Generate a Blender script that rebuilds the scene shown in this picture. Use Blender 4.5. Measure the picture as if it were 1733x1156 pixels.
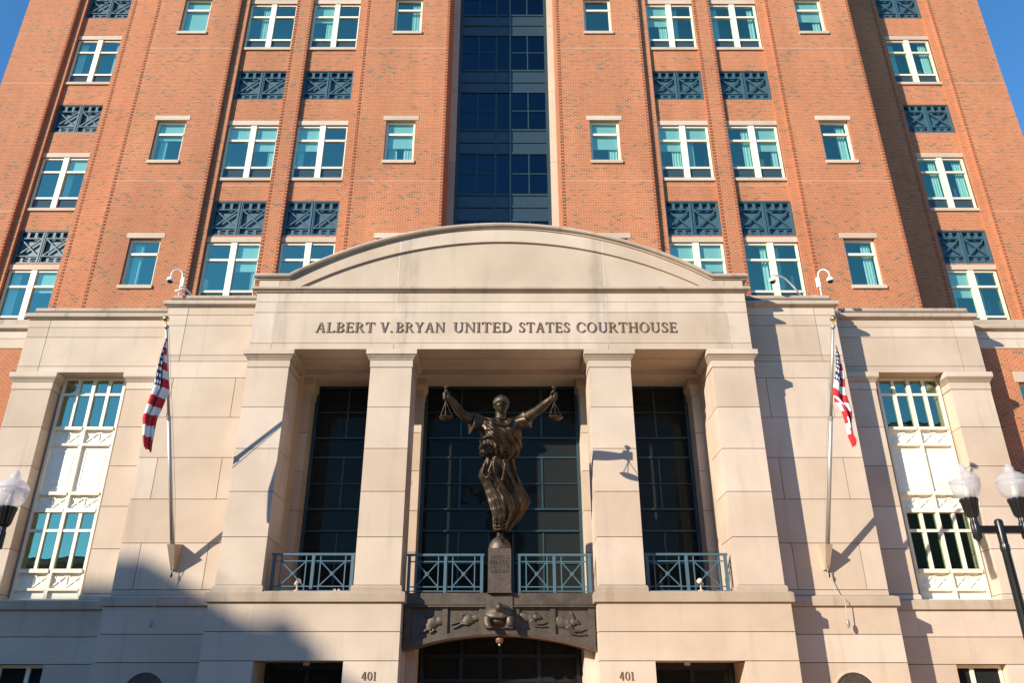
import bpy, math, random
from mathutils import Vector, Matrix
R = math.radians
random.seed(7)
scene = bpy.context.scene
for _o in list(bpy.data.objects):
    bpy.data.objects.remove(_o)
col = scene.collection

# ------------------------------------------------------------------ camera
cd = bpy.data.cameras.new('camera')
cd.sensor_width = 36.0
cd.lens = 1340 / 1733 * 36
cd.shift_x = 6.5 / 1733
cd.clip_end = 2000
cam = bpy.data.objects.new('camera', cd)
cam.location = (0.25, -24.0, 1.65)
cam.rotation_euler = (R(90 + 24.75), 0, 0)
col.objects.link(cam)
scene.camera = cam

# ------------------------------------------------------------------ sky, sun, exposure
SUN_TRAVEL = Vector((1.24, 1.0, -0.65)).normalized()
w = bpy.data.worlds.new('World'); scene.world = w; w.use_nodes = True
wn = w.node_tree
bg = wn.nodes['Background']
sky = wn.nodes.new('ShaderNodeTexSky'); sky.sky_type = 'NISHITA'; sky.sun_disc = False
sky.sun_elevation = math.asin(-SUN_TRAVEL.z)
sky.sun_rotation = math.atan2(-SUN_TRAVEL.x, -SUN_TRAVEL.y)
sky.altitude = 0; sky.air_density = 1.0; sky.dust_density = 0.0; sky.ozone_density = 1.0
tn = wn.nodes.new('ShaderNodeMix'); tn.data_type = 'RGBA'; tn.blend_type = 'MULTIPLY'; tn.inputs[0].default_value = 1.0
tn.inputs[7].default_value = (0.58, 1.22, 1.72, 1)
wn.links.new(sky.outputs[0], tn.inputs[6]); wn.links.new(tn.outputs[2], bg.inputs[0]); bg.inputs[1].default_value = 0.092
sd = bpy.data.lights.new('sun', 'SUN'); sd.energy = 5.0; sd.angle = R(0.53); sd.color = (1.0, 0.90, 0.73)
so = bpy.data.objects.new('sun', sd); so.location = (-40, -30, 40)
so.rotation_euler = SUN_TRAVEL.to_track_quat('-Z', 'Y').to_euler()
col.objects.link(so)
vs = scene.view_settings
vs.view_transform = 'Standard'; vs.look = 'None'; vs.gamma = 1.0; vs.use_curve_mapping = False
vs.exposure = 0.56
scene.cycles.max_bounces = 8; scene.cycles.diffuse_bounces = 5; scene.cycles.glossy_bounces = 4
scene.cycles.transparent_max_bounces = 16; scene.cycles.caustics_reflective = False; scene.cycles.caustics_refractive = False
scene.cycles.use_denoising = True

# ------------------------------------------------------------------ mesh helpers
def wloc(o):
    v = Vector((0, 0, 0))
    while o is not None:
        v += o.location; o = o.parent
    return v

def setp(o, label=None, cat=None, group=None, kind=None):
    if label: o['label'] = label
    if cat: o['category'] = cat
    if group: o['group'] = group
    if kind: o['kind'] = kind
    return o

def empty(name, loc, label, cat, group=None):
    o = bpy.data.objects.new(name, None); o.location = loc; o.empty_display_size = 0.2
    col.objects.link(o)
    return setp(o, label, cat, group)

class MB:
    def __init__(s): s.v = []; s.f = []; s.m = []; s.uv = {}
    def add(s, vs, fs, mi=0):
        n = len(s.v); s.v += [tuple(p) for p in vs]
        for f in fs: s.f.append(tuple(i + n for i in f)); s.m.append(mi)
        return s
    def box(s, x0, x1, y0, y1, z0, z1, mi=0):
        if x0 > x1: x0, x1 = x1, x0
        if y0 > y1: y0, y1 = y1, y0
        return s.add([(x0,y0,z0),(x1,y0,z0),(x1,y1,z0),(x0,y1,z0),(x0,y0,z1),(x1,y0,z1),(x1,y1,z1),(x0,y1,z1)],
                     [(0,3,2,1),(4,5,6,7),(0,1,5,4),(1,2,6,5),(2,3,7,6),(3,0,4,7)], mi)
    def prism(s, poly, y0, y1, mi=0):          # (x,z) outline extruded along Y
        n = len(poly)
        a = sum(poly[i][0]*poly[(i+1)%n][1]-poly[(i+1)%n][0]*poly[i][1] for i in range(n))
        if a < 0: poly = poly[::-1]
        v = [(x, y0, z) for x, z in poly] + [(x, y1, z) for x, z in poly]
        f = [tuple(range(n)), tuple(range(2*n-1, n-1, -1))]
        f += [(i, i+n, (i+1)%n+n, (i+1)%n) for i in range(n)]
        return s.add(v, f, mi)
    def strip(s, A, B, y0, y1, mi=0):          # ribbon between two (x,z) polylines, extruded along Y
        n = len(A); v = []
        for y in (y0, y1):
            v += [(x, y, z) for x, z in A] + [(x, y, z) for x, z in B]
        f = []
        for i in range(n-1):
            f.append((i, i+1, n+i+1, n+i)); f.append((2*n+i+1, 2*n+i, 3*n+i, 3*n+i+1))
            f.append((i+1, i, 2*n+i, 2*n+i+1)); f.append((n+i, n+i+1, 3*n+i+1, 3*n+i))
        f.append((0, n, 3*n, 2*n)); f.append((2*n-1, n-1, 3*n-1, 4*n-1))
        return s.add(v, f, mi)
    def rings(s, R_, cap=True, mi=0):
        n = len(R_[0]); k = len(s.v)
        for r in R_: s.v += [tuple(p) for p in r]
        for j in range(len(R_)-1):
            for i in range(n):
                s.f.append((k+j*n+i, k+j*n+(i+1)%n, k+(j+1)*n+(i+1)%n, k+(j+1)*n+i)); s.m.append(mi)
        if cap:
            s.f.append(tuple(k+i for i in range(n-1, -1, -1))); s.m.append(mi)
            s.f.append(tuple(k+(len(R_)-1)*n+i for i in range(n))); s.m.append(mi)
        return s
    def tube(s, pts, rad, n=8, mi=0, flat=1.0):
        pts = [Vector(p) for p in pts]
        if not isinstance(rad, (list, tuple)): rad = [rad]*len(pts)
        up = None; R_ = []
        for i, p in enumerate(pts):
            d = (pts[min(i+1, len(pts)-1)] - pts[max(i-1, 0)]).normalized()
            if up is None:
                up = Vector((0, 0, 1)) if abs(d.z) < .9 else Vector((0, 1, 0))
            a = d.cross(up).normalized(); b = a.cross(d).normalized(); up = b
            R_.append([p + (a*math.cos(t)*rad[i] + b*math.sin(t)*rad[i]*flat) for t in [2*math.pi*k/n for k in range(n)]])
        return s.rings(R_, True, mi)
    def lathe(s, prof, c, n=20, mi=0, flute=0, fa=0.0):
        R_ = []
        for r, z in prof:
            R_.append([(c[0]+r*(1+(fa*math.cos(flute*2*math.pi*k/n) if flute else 0))*math.cos(2*math.pi*k/n),
                        c[1]+r*(1+(fa*math.cos(flute*2*math.pi*k/n) if flute else 0))*math.sin(2*math.pi*k/n), c[2]+z) for k in range(n)])
        return s.rings(R_, True, mi)
    def ell(s, c, r, rot=(0,0,0), n=14, mi=0):
        from mathutils import Euler
        M = Euler(rot).to_matrix(); c = Vector(c); R_ = []
        for j in range(n//2+1):
            ph = -math.pi/2 + math.pi*(j+.02)/(n//2+.04)
            R_.append([c + M @ Vector((r[0]*math.cos(ph)*math.cos(2*math.pi*k/n), r[1]*math.cos(ph)*math.sin(2*math.pi*k/n), r[2]*math.sin(ph))) for k in range(n)])
        return s.rings(R_, True, mi)
    def rectring(s, x0, x1, yf, yb, prof, mi=0):   # mitred moulding on front and both sides: prof = [(out, z)]
        R_ = [[(x0-o, yf-o, z), (x1+o, yf-o, z), (x1+o, yb, z), (x0-o, yb, z)] for o, z in prof]
        return s.rings(R_, True, mi)
    def sqring(s, x0, x1, y0, y1, prof, mi=0):     # moulding on all four sides
        R_ = [[(x0-o, y0-o, z), (x1+o, y0-o, z), (x1+o, y1+o, z), (x0-o, y1+o, z)] for o, z in prof]
        return s.rings(R_, True, mi)
    def bar2(s, p, q, wd, y0, y1, mi=0):           # straight bar in an X-Z plane
        dx, dz = q[0]-p[0], q[1]-p[1]; l = math.hypot(dx, dz); nx, nz = -dz/l*wd/2, dx/l*wd/2
        return s.prism([(p[0]+nx,p[1]+nz),(p[0]-nx,p[1]-nz),(q[0]-nx,q[1]-nz),(q[0]+nx,q[1]+nz)], y0, y1, mi)
    def wall(s, x0, x1, z0, z1, holes, y, dep, mi=0):
        if x0 > x1: x0, x1 = x1, x0
        xs = sorted({x0, x1, *[h[0] for h in holes], *[h[1] for h in holes]})
        zs = sorted({z0, z1, *[h[2] for h in holes], *[h[3] for h in holes]})
        for i in range(len(xs)-1):
            for j in range(len(zs)-1):
                cx, cz = (xs[i]+xs[i+1])/2, (zs[j]+zs[j+1])/2
                if any(h[0] < cx < h[1] and h[2] < cz < h[3] for h in holes): continue
                s.add([(xs[i],y,zs[j]),(xs[i+1],y,zs[j]),(xs[i+1],y,zs[j+1]),(xs[i],y,zs[j+1])], [(0,1,2,3)], mi)
        for a, b, c, d in holes:
            e = y+dep
            s.add([(a,y,c),(a,e,c),(a,e,d),(a,y,d)], [(0,1,2,3)], mi); s.add([(b,y,c),(b,y,d),(b,e,d),(b,e,c)], [(0,1,2,3)], mi)
            s.add([(a,y,c),(b,y,c),(b,e,c),(a,e,c)], [(0,1,2,3)], mi); s.add([(a,y,d),(a,e,d),(b,e,d),(b,y,d)], [(0,1,2,3)], mi)
        return s
    def sheet(s, x0, x1, y, z0, z1, mi=0):
        return s.add([(x0,y,z0),(x1,y,z0),(x1,y,z1),(x0,y,z1)], [(0,1,2,3)], mi)
    def build(s, name, mat, parent=None, smooth=False, local=False, loc=None, auto=None):
        me = bpy.data.meshes.new(name)
        off = Vector((0, 0, 0)) if (local or parent is None) else wloc(parent)
        if loc is not None and not local: off = off + Vector(loc)
        me.from_pydata([tuple(Vector(p)-off) for p in s.v], [], s.f)
        mats = mat if isinstance(mat, (list, tuple)) else [mat]
        for m in mats: me.materials.append(m)
        if len(mats) > 1: me.polygons.foreach_set('material_index', s.m)
        if smooth: me.polygons.foreach_set('use_smooth', [True]*len(me.polygons))
        me.update()
        if auto: me.set_sharp_from_angle(angle=R(auto))
        o = bpy.data.objects.new(name, me)
        if loc is not None: o.location = loc
        if parent is not None: o.parent = parent
        col.objects.link(o)
        return o

def copy_tree(o, loc=None, parent='same'):
    c = o.copy(); col.objects.link(c)
    if parent != 'same': c.parent = parent
    if loc is not None: c.location = loc
    for ch in list(o.children):
        copy_tree(ch, None, c)
    return c

# ------------------------------------------------------------------ materials
def mk(name):
    m = bpy.data.materials.new(name); m.use_nodes = True
    return m, m.node_tree, m.node_tree.nodes['Principled BSDF']
def nd(t, typ, **kw):
    n = t.nodes.new(typ)
    for k, v in kw.items(): setattr(n, k, v)
    return n
def mixrgb(t, fac, a, b, mode='MIX'):
    n = t.nodes.new('ShaderNodeMix'); n.data_type = 'RGBA'; n.blend_type = mode
    for sck, val in ((n.inputs[0], fac), (n.inputs[6], a), (n.inputs[7], b)):
        if hasattr(val, 'is_linked') or hasattr(val, 'links'): t.links.new(val, sck)
        elif isinstance(val, (tuple, list)): sck.default_value = (*val, 1) if len(val) == 3 else val
        else: sck.default_value = val
    return n.outputs[2]
def math_(t, op, a, b=None, clamp=False):
    n = t.nodes.new('ShaderNodeMath'); n.operation = op; n.use_clamp = clamp
    for i, val in enumerate((a, b)):
        if val is None: continue
        if hasattr(val, 'links'): t.links.new(val, n.inputs[i])
        else: n.inputs[i].default_value = val
    return n.outputs[0]
def maprange(t, v, a, b, c, d):
    n = t.nodes.new('ShaderNodeMapRange'); t.links.new(v, n.inputs[0])
    for i, x in enumerate((a, b, c, d)): n.inputs[i+1].default_value = x
    return n.outputs[0]
def noise(t, vec, scale, detail=3, rough=.55, stretch=None):
    if stretch:
        mp = t.nodes.new('ShaderNodeMapping'); mp.inputs['Scale'].default_value = stretch
        t.links.new(vec, mp.inputs[0]); vec = mp.outputs[0]
    n = t.nodes.new('ShaderNodeTexNoise'); n.inputs['Scale'].default_value = scale
    n.inputs['Detail'].default_value = detail; n.inputs['Roughness'].default_value = rough
    t.links.new(vec, n.inputs['Vector']); return n.outputs['Fac']
def bump(t, b, h, strength, dist):
    n = t.nodes.new('ShaderNodeBump'); n.inputs['Strength'].default_value = strength; n.inputs['Distance'].default_value = dist
    t.links.new(h, n.inputs['Height']); t.links.new(n.outputs[0], b.inputs['Normal'])

def limestone(name, c1, c2, stain=(.30, .25, .20), st=.36, rough=.85):
    m, t, b = mk(name)
    g = t.nodes.new('ShaderNodeNewGeometry').outputs['Position']
    oi = t.nodes.new('ShaderNodeObjectInfo').outputs['Random']
    base = mixrgb(t, maprange(t, noise(t, g, .55, 4), .35, .65, 0, 1), c1, c2)
    hv = t.nodes.new('ShaderNodeHueSaturation'); t.links.new(base, hv.inputs['Color'])
    t.links.new(maprange(t, oi, 0, 1, .90, 1.06), hv.inputs['Value']); t.links.new(maprange(t, oi, 0, 1, 1.1, .9), hv.inputs['Saturation'])
    streak = noise(t, g, 1.0, 5, .6, (2.6, 2.6, .28))
    s1 = maprange(t, streak, .55, .8, 0, st)
    c = mixrgb(t, s1, hv.outputs[0], stain)
    fine = maprange(t, noise(t, g, 38, 3, .6), .3, .7, .96, 1.04)
    vm = t.nodes.new('ShaderNodeVectorMath'); vm.operation = 'SCALE'; t.links.new(c, vm.inputs[0]); t.links.new(fine, vm.inputs['Scale'])
    t.links.new(vm.outputs[0], b.inputs['Base Color']); b.inputs['Roughness'].default_value = rough
    bump(t, b, noise(t, g, 60, 4, .65), .25, .006)
    return m

def stained(name, xs):
    m = limestone(name, (.615, .490, .388), (.525, .415, .322)); t = m.node_tree; b = t.nodes['Principled BSDF']
    old = b.inputs['Base Color'].links[0].from_socket
    g = t.nodes.new('ShaderNodeNewGeometry').outputs['Position']
    sx = t.nodes.new('ShaderNodeSeparateXYZ'); t.links.new(g, sx.inputs[0]); acc = None
    wob = maprange(t, noise(t, g, 1.2, 4, .6), .3, .7, -.28, .28)
    for x0 in xs:
        d = math_(t, 'ABSOLUTE', math_(t, 'ADD', math_(t, 'SUBTRACT', sx.outputs[0], x0), wob))
        k = maprange(t, d, 0, .42, 1, 0)
        acc = k if acc is None else math_(t, 'MAXIMUM', acc, k)
    st = maprange(t, noise(t, g, 1.0, 5, .65, (5, 5, .35)), .35, .7, .1, .62)
    t.links.new(mixrgb(t, math_(t, 'MULTIPLY', acc, st, True), old, (.27, .215, .165)), b.inputs['Base Color'])
    return m

def brickmat(name):
    m, t, b = mk(name)
    g = t.nodes.new('ShaderNodeNewGeometry').outputs['Position']
    sx = t.nodes.new('ShaderNodeSeparateXYZ'); t.links.new(g, sx.inputs[0])
    cb = t.nodes.new('ShaderNodeCombineXYZ')
    t.links.new(math_(t, 'ADD', sx.outputs[0], sx.outputs[1]), cb.inputs[0]); t.links.new(sx.outputs[2], cb.inputs[1])
    br = t.nodes.new('ShaderNodeTexBrick'); t.links.new(cb.outputs[0], br.inputs['Vector'])
    br.inputs['Color1'].default_value = (0, 0, 0, 1); br.inputs['Color2'].default_value = (1, 1, 1, 1); br.inputs['Mortar'].default_value = (.5, .5, .5, 1)
    br.inputs['Scale'].default_value = 1; br.inputs['Mortar Size'].default_value = .0065; br.inputs['Mortar Smooth'].default_value = .1
    br.inputs['Brick Width'].default_value = .214; br.inputs['Row Height'].default_value = .0835; br.offset = .5
    rnd = t.nodes.new('ShaderNodeSeparateColor'); t.links.new(br.outputs['Color'], rnd.inputs[0])
    rv = rnd.outputs[0]
    ramp = t.nodes.new('ShaderNodeValToRGB'); t.links.new(rv, ramp.inputs[0])
    cr = ramp.color_ramp; cr.elements[0].position = 0; cr.elements[0].color = (.395, .115, .042, 1)
    cr.elements[1].position = 1; cr.elements[1].color = (.475, .172, .066, 1)
    e = cr.elements.new(.5); e.color = (.50, .148, .053, 1)
    e = cr.elements.new(.75); e.color = (.43, .122, .044, 1)
    patch = noise(t, g, .8, 3, .6, (1, 1, 1.8))
    thr = maprange(t, patch, .38, .72, .99, .84)
    dark = math_(t, 'GREATER_THAN', rv, thr)
    c = mixrgb(t, dark, ramp.outputs[0], (.20, .105, .060))
    c = mixrgb(t, br.outputs['Fac'], c, (.57, .385, .25))
    big = math_(t, 'MULTIPLY', maprange(t, noise(t, g, .16, 4), .3, .7, .88, 1.12), maprange(t, noise(t, g, .9, 4, .6, (1.6, 1.6, .12)), .35, .7, 1.05, .90))
    vm = t.nodes.new('ShaderNodeVectorMath'); vm.operation = 'SCALE'; t.links.new(c, vm.inputs[0]); t.links.new(big, vm.inputs['Scale'])
    t.links.new(vm.outputs[0], b.inputs['Base Color']); b.inputs['Roughness'].default_value = .9
    inv = math_(t, 'SUBTRACT', 1.0, br.outputs['Fac'])
    bump(t, b, inv, .6, .006)
    return m

def plain(name, c, rough=.5, metal=0.0, var=.08, scale=6, spec=.5, bmp=0):
    m, t, b = mk(name)
    g = t.nodes.new('ShaderNodeNewGeometry').outputs['Position']
    k = maprange(t, noise(t, g, scale, 4), .3, .7, 1-var, 1+var)
    vm = t.nodes.new('ShaderNodeVectorMath'); vm.operation = 'SCALE'; vm.inputs[0].default_value = c; t.links.new(k, vm.inputs['Scale'])
    t.links.new(vm.outputs[0], b.inputs['Base Color'])
    b.inputs['Roughness'].default_value = rough; b.inputs['Metallic'].default_value = metal; b.inputs['Specular IOR Level'].default_value = spec
    if bmp: bump(t, b, noise(t, g, scale*6, 4), bmp, .01)
    return m

def bronzemat(name, c1, c2, rough=.42):
    m, t, b = mk(name)
    g = t.nodes.new('ShaderNodeNewGeometry').outputs['Position']
    f = maprange(t, noise(t, g, 2.6, 5, .65), .35, .68, 0, 1)
    c = mixrgb(t, f, c1, c2)
    c = mixrgb(t, maprange(t, noise(t, g, 1.4, 5, .7, (3, 3, .6)), .58, .8, 0, .55), c, (.10, .115, .09))
    t.links.new(c, b.inputs['Base Color']); b.inputs['Metallic'].default_value = .7
    t.links.new(maprange(t, noise(t, g, 9, 3), .3, .7, rough-.08, rough+.14), b.inputs['Roughness'])
    bump(t, b, noise(t, g, 14, 5, .65), .32, .03)
    return m

def glassmat(name, tint, refl, fac, wav=.0, rough=0.0, dirt=0.0, dirtc=(.25, .27, .27)):
    m = bpy.data.materials.new(name); m.use_nodes = True; t = m.node_tree
    for n in list(t.nodes):
        if n.type != 'OUTPUT_MATERIAL': t.nodes.remove(n)
    out = [n for n in t.nodes if n.type == 'OUTPUT_MATERIAL'][0]
    tr = t.nodes.new('ShaderNodeBsdfTransparent'); tr.inputs[0].default_value = (*tint, 1)
    gl = t.nodes.new('ShaderNodeBsdfGlossy'); gl.inputs[0].default_value = (*refl, 1); gl.inputs['Roughness'].default_value = rough
    lw = t.nodes.new('ShaderNodeLayerWeight'); lw.inputs[0].default_value = .5
    f = math_(t, 'ADD', math_(t, 'MULTIPLY', math_(t, 'POWER', lw.outputs['Facing'], 5.0), .8), fac+.04, True)
    mx = t.nodes.new('ShaderNodeMixShader'); t.links.new(f, mx.inputs[0]); t.links.new(tr.outputs[0], mx.inputs[1]); t.links.new(gl.outputs[0], mx.inputs[2])
    if dirt:
        df = t.nodes.new('ShaderNodeBsdfDiffuse'); df.inputs[0].default_value = (*dirtc, 1)
        m2 = t.nodes.new('ShaderNodeMixShader'); m2.inputs[0].default_value = dirt
        t.links.new(mx.outputs[0], m2.inputs[1]); t.links.new(df.outputs[0], m2.inputs[2]); mx = m2
    t.links.new(mx.outputs[0], out.inputs[0])
    if wav:
        g = t.nodes.new('ShaderNodeNewGeometry').outputs['Position']
        n = t.nodes.new('ShaderNodeBump'); n.inputs['Strength'].default_value = wav; n.inputs['Distance'].default_value = .02
        t.links.new(noise(t, g, .9, 2), n.inputs['Height']); t.links.new(n.outputs[0], gl.inputs['Normal'])
    return m

M = {}
M['stone'] = limestone('limestone', (.615, .490, .388), (.525, .415, .322))
M['stone_weathered'] = limestone('limestone_weathered', (.52, .412, .318), (.40, .312, .235), (.17, .13, .095), .75)
M['stone_stained'] = stained('limestone_stained', (-7.35, -3.3, 3.35, 7.35))
M['joint'] = plain('stone_joint', (.17, .115, .08), .95, var=.1)
M['caulk'] = plain('pale_caulk', (.62, .54, .46), .8, var=.06)
M['brick'] = brickmat('brick')
M['brick_header'] = plain('brick_header', (.36, .105, .048), .9, var=.2, scale=9)
M['lintel'] = limestone('lintel_stone', (.60, .485, .385), (.53, .42, .325), st=.3)
M['cream'] = plain('cream_paint', (.86, .79, .62), .45, var=.03)
M['cream_dim'] = plain('cream_paint_panel', (.90, .86, .74), .5, var=.03)
M['blue'] = plain('blue_grey_paint', (.048, .110, .148), .45, var=.1)
M['teal'] = plain('teal_metal_paint', (.020, .051, .061), .4, var=.08)
M['rail'] = plain('railing_paint', (.070, .132, .172), .4, var=.08)
M['glass'] = glassmat('tinted_window_glass', (.64, .95, .91), (.65, 1.0, .72), .31, .05)
M['glass_dark'] = glassmat('dark_glass', (.14, .17, .16), (.16, .18, .16), .0, .03, dirt=.05, dirtc=(.36, .40, .39))
M['glass_navy'] = glassmat('navy_glass', (.05, .08, .10), (.34, .55, .70), .06, .04)
M['spandrel'] = plain('spandrel_glass', (.035, .065, .075), .12, var=.05, spec=.7)
M['spandrel_cw'] = plain('spandrel_panel', (.028, .052, .070), .25, var=.05, spec=.6)
M['curtain'] = plain('curtain_cloth', (.82, .84, .78), .9, var=.05)
M['blind'] = plain('blind_slats', (.80, .82, .76), .8, var=.04)
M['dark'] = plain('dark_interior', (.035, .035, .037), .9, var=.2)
M['room'] = plain('room_wall', (.13, .14, .135), .9, var=.2)
M['bronze'] = bronzemat('bronze_statue', (.034, .024, .018), (.105, .074, .046), .40)
M['bronze_dark'] = bronzemat('bronze_dark', (.095, .074, .058), (.145, .115, .090), .56)
M['stele'] = bronzemat('bronze_stele', (.105, .080, .064), (.155, .115, .092), .5)
M['letter'] = plain('letter_bronze', (.22, .125, .085), .55, .3, var=.15)
M['white'] = plain('white_enamel', (.82, .82, .80), .35, var=.03)
M['blackmetal'] = plain('black_paint', (.012, .012, .013), .35, var=.15)
M['blackglass'] = plain('black_dome', (.01, .01, .011), .08, var=.02)
M['pole'] = plain('pole_aluminium', (.46, .45, .42), .45, .5, var=.06)
M['gold'] = plain('gold_ball', (.80, .52, .16), .22, 1.0, var=.03)
M['rope'] = plain('rope', (.45, .42, .36), .9, var=.1)
M['flag_red'] = plain('flag_red', (.55, .02, .03), .85, var=.06, scale=20)
M['flag_white'] = plain('flag_white', (.78, .77, .76), .85, var=.04, scale=20)
M['steel'] = plain('grey_steel', (.30, .30, .30), .5, .4)
M['asphalt'] = plain('asphalt', (.05, .05, .052), .9, var=.2, scale=3)
M['paving'] = plain('brick_paving', (.68, .42, .235), .9, var=.12, scale=1.5)
M['kerb'] = plain('kerb_granite', (.34, .33, .32), .85, var=.1)
M['hotel'] = plain('pale_brick_neighbour', (.34, .24, .18), .9, var=.1, scale=.6)
M['hotel_dark'] = plain('dark_brick_added_block', (.10, .075, .06), .9, var=.1, scale=.6)
M['hotelglass'] = plain('neighbour_window', (.03, .04, .05), .1, var=.05, spec=.8)

def flagblue():
    m, t, b = mk('flag_canton')
    uv = t.nodes.new('ShaderNodeUVMap').outputs[0]
    sx = t.nodes.new('ShaderNodeSeparateXYZ'); t.links.new(uv, sx.inputs[0])
    u = math_(t, 'MULTIPLY', sx.outputs[0], 6/.4); v = math_(t, 'MULTIPLY', sx.outputs[1], 9/.5385)
    row = math_(t, 'FLOOR', v); sh = math_(t, 'MULTIPLY', math_(t, 'MODULO', row, 2.0), .5)
    fu = math_(t, 'SUBTRACT', math_(t, 'FRACT', math_(t, 'ADD', u, sh)), .5)
    fv = math_(t, 'SUBTRACT', math_(t, 'FRACT', v), .5)
    d = math_(t, 'ADD', math_(t, 'MULTIPLY', fu, fu), math_(t, 'MULTIPLY', math_(t, 'MULTIPLY', fv, fv), 1.0))
    star = math_(t, 'LESS_THAN', d, .085)
    t.links.new(mixrgb(t, star, (.020, .022, .085), (.72, .72, .74)), b.inputs['Base Color']); b.inputs['Roughness'].default_value = .85
    return m
M['flag_blue'] = flagblue()

def globemat():
    m = bpy.data.materials.new('prismatic_globe'); m.use_nodes = True; t = m.node_tree
    b = t.nodes['Principled BSDF']; out = [n for n in t.nodes if n.type == 'OUTPUT_MATERIAL'][0]
    b.inputs['Base Color'].default_value = (.86, .86, .88, 1); b.inputs['Roughness'].default_value = .12
    tl = t.nodes.new('ShaderNodeBsdfTranslucent'); tl.inputs[0].default_value = (.9, .86, .84, 1)
    tr = t.nodes.new('ShaderNodeBsdfTransparent'); tr.inputs[0].default_value = (.93, .93, .96, 1)
    m1 = t.nodes.new('ShaderNodeMixShader'); m1.inputs[0].default_value = .45
    t.links.new(b.outputs[0], m1.inputs[1]); t.links.new(tl.outputs[0], m1.inputs[2])
    m2 = t.nodes.new('ShaderNodeMixShader'); m2.inputs[0].default_value = .52
    t.links.new(m1.outputs[0], m2.inputs[1]); t.links.new(tr.outputs[0], m2.inputs[2]); t.links.new(m2.outputs[0], out.inputs[0])
    g = t.nodes.new('ShaderNodeTexCoord').outputs['Object']
    sx = t.nodes.new('ShaderNodeSeparateXYZ'); t.links.new(g, sx.inputs[0])
    an = math_(t, 'ARCTAN2', sx.outputs[1], sx.outputs[0])
    wv = math_(t, 'SINE', math_(t, 'MULTIPLY', an, 36))
    bp = t.nodes.new('ShaderNodeBump'); bp.inputs['Strength'].default_value = .25; bp.inputs['Distance'].default_value = .006
    t.links.new(wv, bp.inputs['Height']); t.links.new(bp.outputs[0], b.inputs['Normal'])
    return m
M['globe'] = globemat()

# ------------------------------------------------------------------ setting: ground
setp(MB().box(-600, 600, -600, 600, -.6, -.15).build('ground', M['asphalt']), kind='structure')
setp(MB().box(-300, 300, -38, -19.0, -.148, -.12).build('road', M['asphalt']), kind='structure')
setp(MB().box(-300, 300, -18.7, 60, -.148, 0).build('pavement', M['paving']), kind='structure')
setp(MB().box(-300, 300, -19.0, -18.702, -.148, .004).build('kerb', M['kerb']), kind='structure')
setp(MB().box(-300, 300, -47, -38.3, -.146, -.002).build('pavement', M['paving']), kind='structure')

# ------------------------------------------------------------------ courthouse
CH = empty('courthouse', (0, 0, 0), 'large red brick courthouse with pale limestone portico, columns and flat arched pediment', 'building')
G = .020     # joint width
def block(mb_parent, x0, x1, y0, y1, z0, z1, mat='stone', name='stone_block'):
    if x0 > x1: x0, x1 = x1, x0
    return MB().box(x0+G/2, x1-G/2, y0, y1, z0+G/2, z1-G/2).build(name, M[mat], mb_parent)

# --- portico columns
def column(x0, x1):
    c = MB().box(x0+.03, x1-.03, .03, 1.35, 4.6, 12.38).build('column', M['joint'], CH)
    zs = [4.86, 6.26, 7.64, 9.01, 10.39, 11.775]
    for a, b in zip(zs, zs[1:]):
        block(c, x0, x1, 0, .68, a, b); block(c, x0+.003, x1-.003, .70, 1.38, a, b)
    MB().sqring(x0, x1, 0, 1.38, [(.055, 4.66), (.055, 4.80), (.03, 4.845), (.02, 4.855)]).build('plinth', M['stone_weathered'], c)
    MB().sqring(x0, x1, 0, 1.38, [(.012, 11.79), (.012, 12.02), (.0, 12.03)]).build('necking', M['stone'], c)
    MB().sqring(x0, x1, 0, 1.38, [(.03, 12.04), (.035, 12.075), (.06, 12.10), (.10, 12.16), (.135, 12.195)]).build('capital_moulding', M['stone_weathered'], c)
    MB().sqring(x0, x1, 0, 1.38, [(.135, 12.205), (.145, 12.21), (.145, 12.375), (.14, 12.38)]).build('abacus', M['stone'], c)
for x0 in (-8.335, -4.285, 2.9, 6.96): column(x0, x0+1.38)

# --- entablature and pediment
ent = MB().box(-8.30, 8.30, .0, 1.40, 12.44, 14.70).build('entablature', M['joint'], CH)
cuts = [-8.35, -7.62, -3.55, 3.58, 7.69, 8.35]
for z0, z1, y in ((12.40, 12.63, -.06), (12.63, 13.775, -.05), (13.775, 14.18, -.05), (14.18, 14.52, -.04)):
    for a, b in zip(cuts, cuts[1:]):
        MB().box(a+.008, b-.008, y, 1.42, z0+.011, z1-.011).build('stone_block', M['stone_stained'], ent)
for cx in cuts[1:-1]:
    MB().box(cx-.013, cx+.013, -.046, .05, 12.42, 14.5).build('joint_caulk', M['caulk'], ent)
MB().rectring(-8.35, 8.35, -.04, 1.42, [(.02, 14.52), (.03, 14.545), (.09, 14.57), (.10, 14.60), (.16, 14.615), (.175, 14.66), (.16, 14.705), (.10, 14.725), (.03, 14.735)]).build('cornice', M['stone_weathered'], ent, smooth=True, auto=50)
def arc(R_, top, xa, n=48):
    return [(x, top - (R_ - math.sqrt(R_*R_ - x*x))) for x in [-xa + 2*xa*i/n for i in range(n+1)]]
ped = MB().prism([(-8.30, 14.74)] + [(-8.30, 15.0), (-7.3, 15.0)] + arc(13.74, 17.1, 7.25) + [(7.3, 15.0), (8.30, 15.0), (8.30, 14.74)], .05, 1.3).build('pediment', M['joint'], CH)
OUT = arc(13.74, 17.10, 7.25); INN = arc(14.08, 16.59, 6.9)
def inn(x):
    return 16.59 - (14.08 - math.sqrt(max(14.08**2 - x*x, 0)))
def outz(x):
    return 15.03 if abs(x) >= 7.25 else max(15.03, 17.10 - (13.74 - math.sqrt(13.74**2 - x*x)))
tc = [-6.9, -3.55, 3.58, 6.9]
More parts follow.
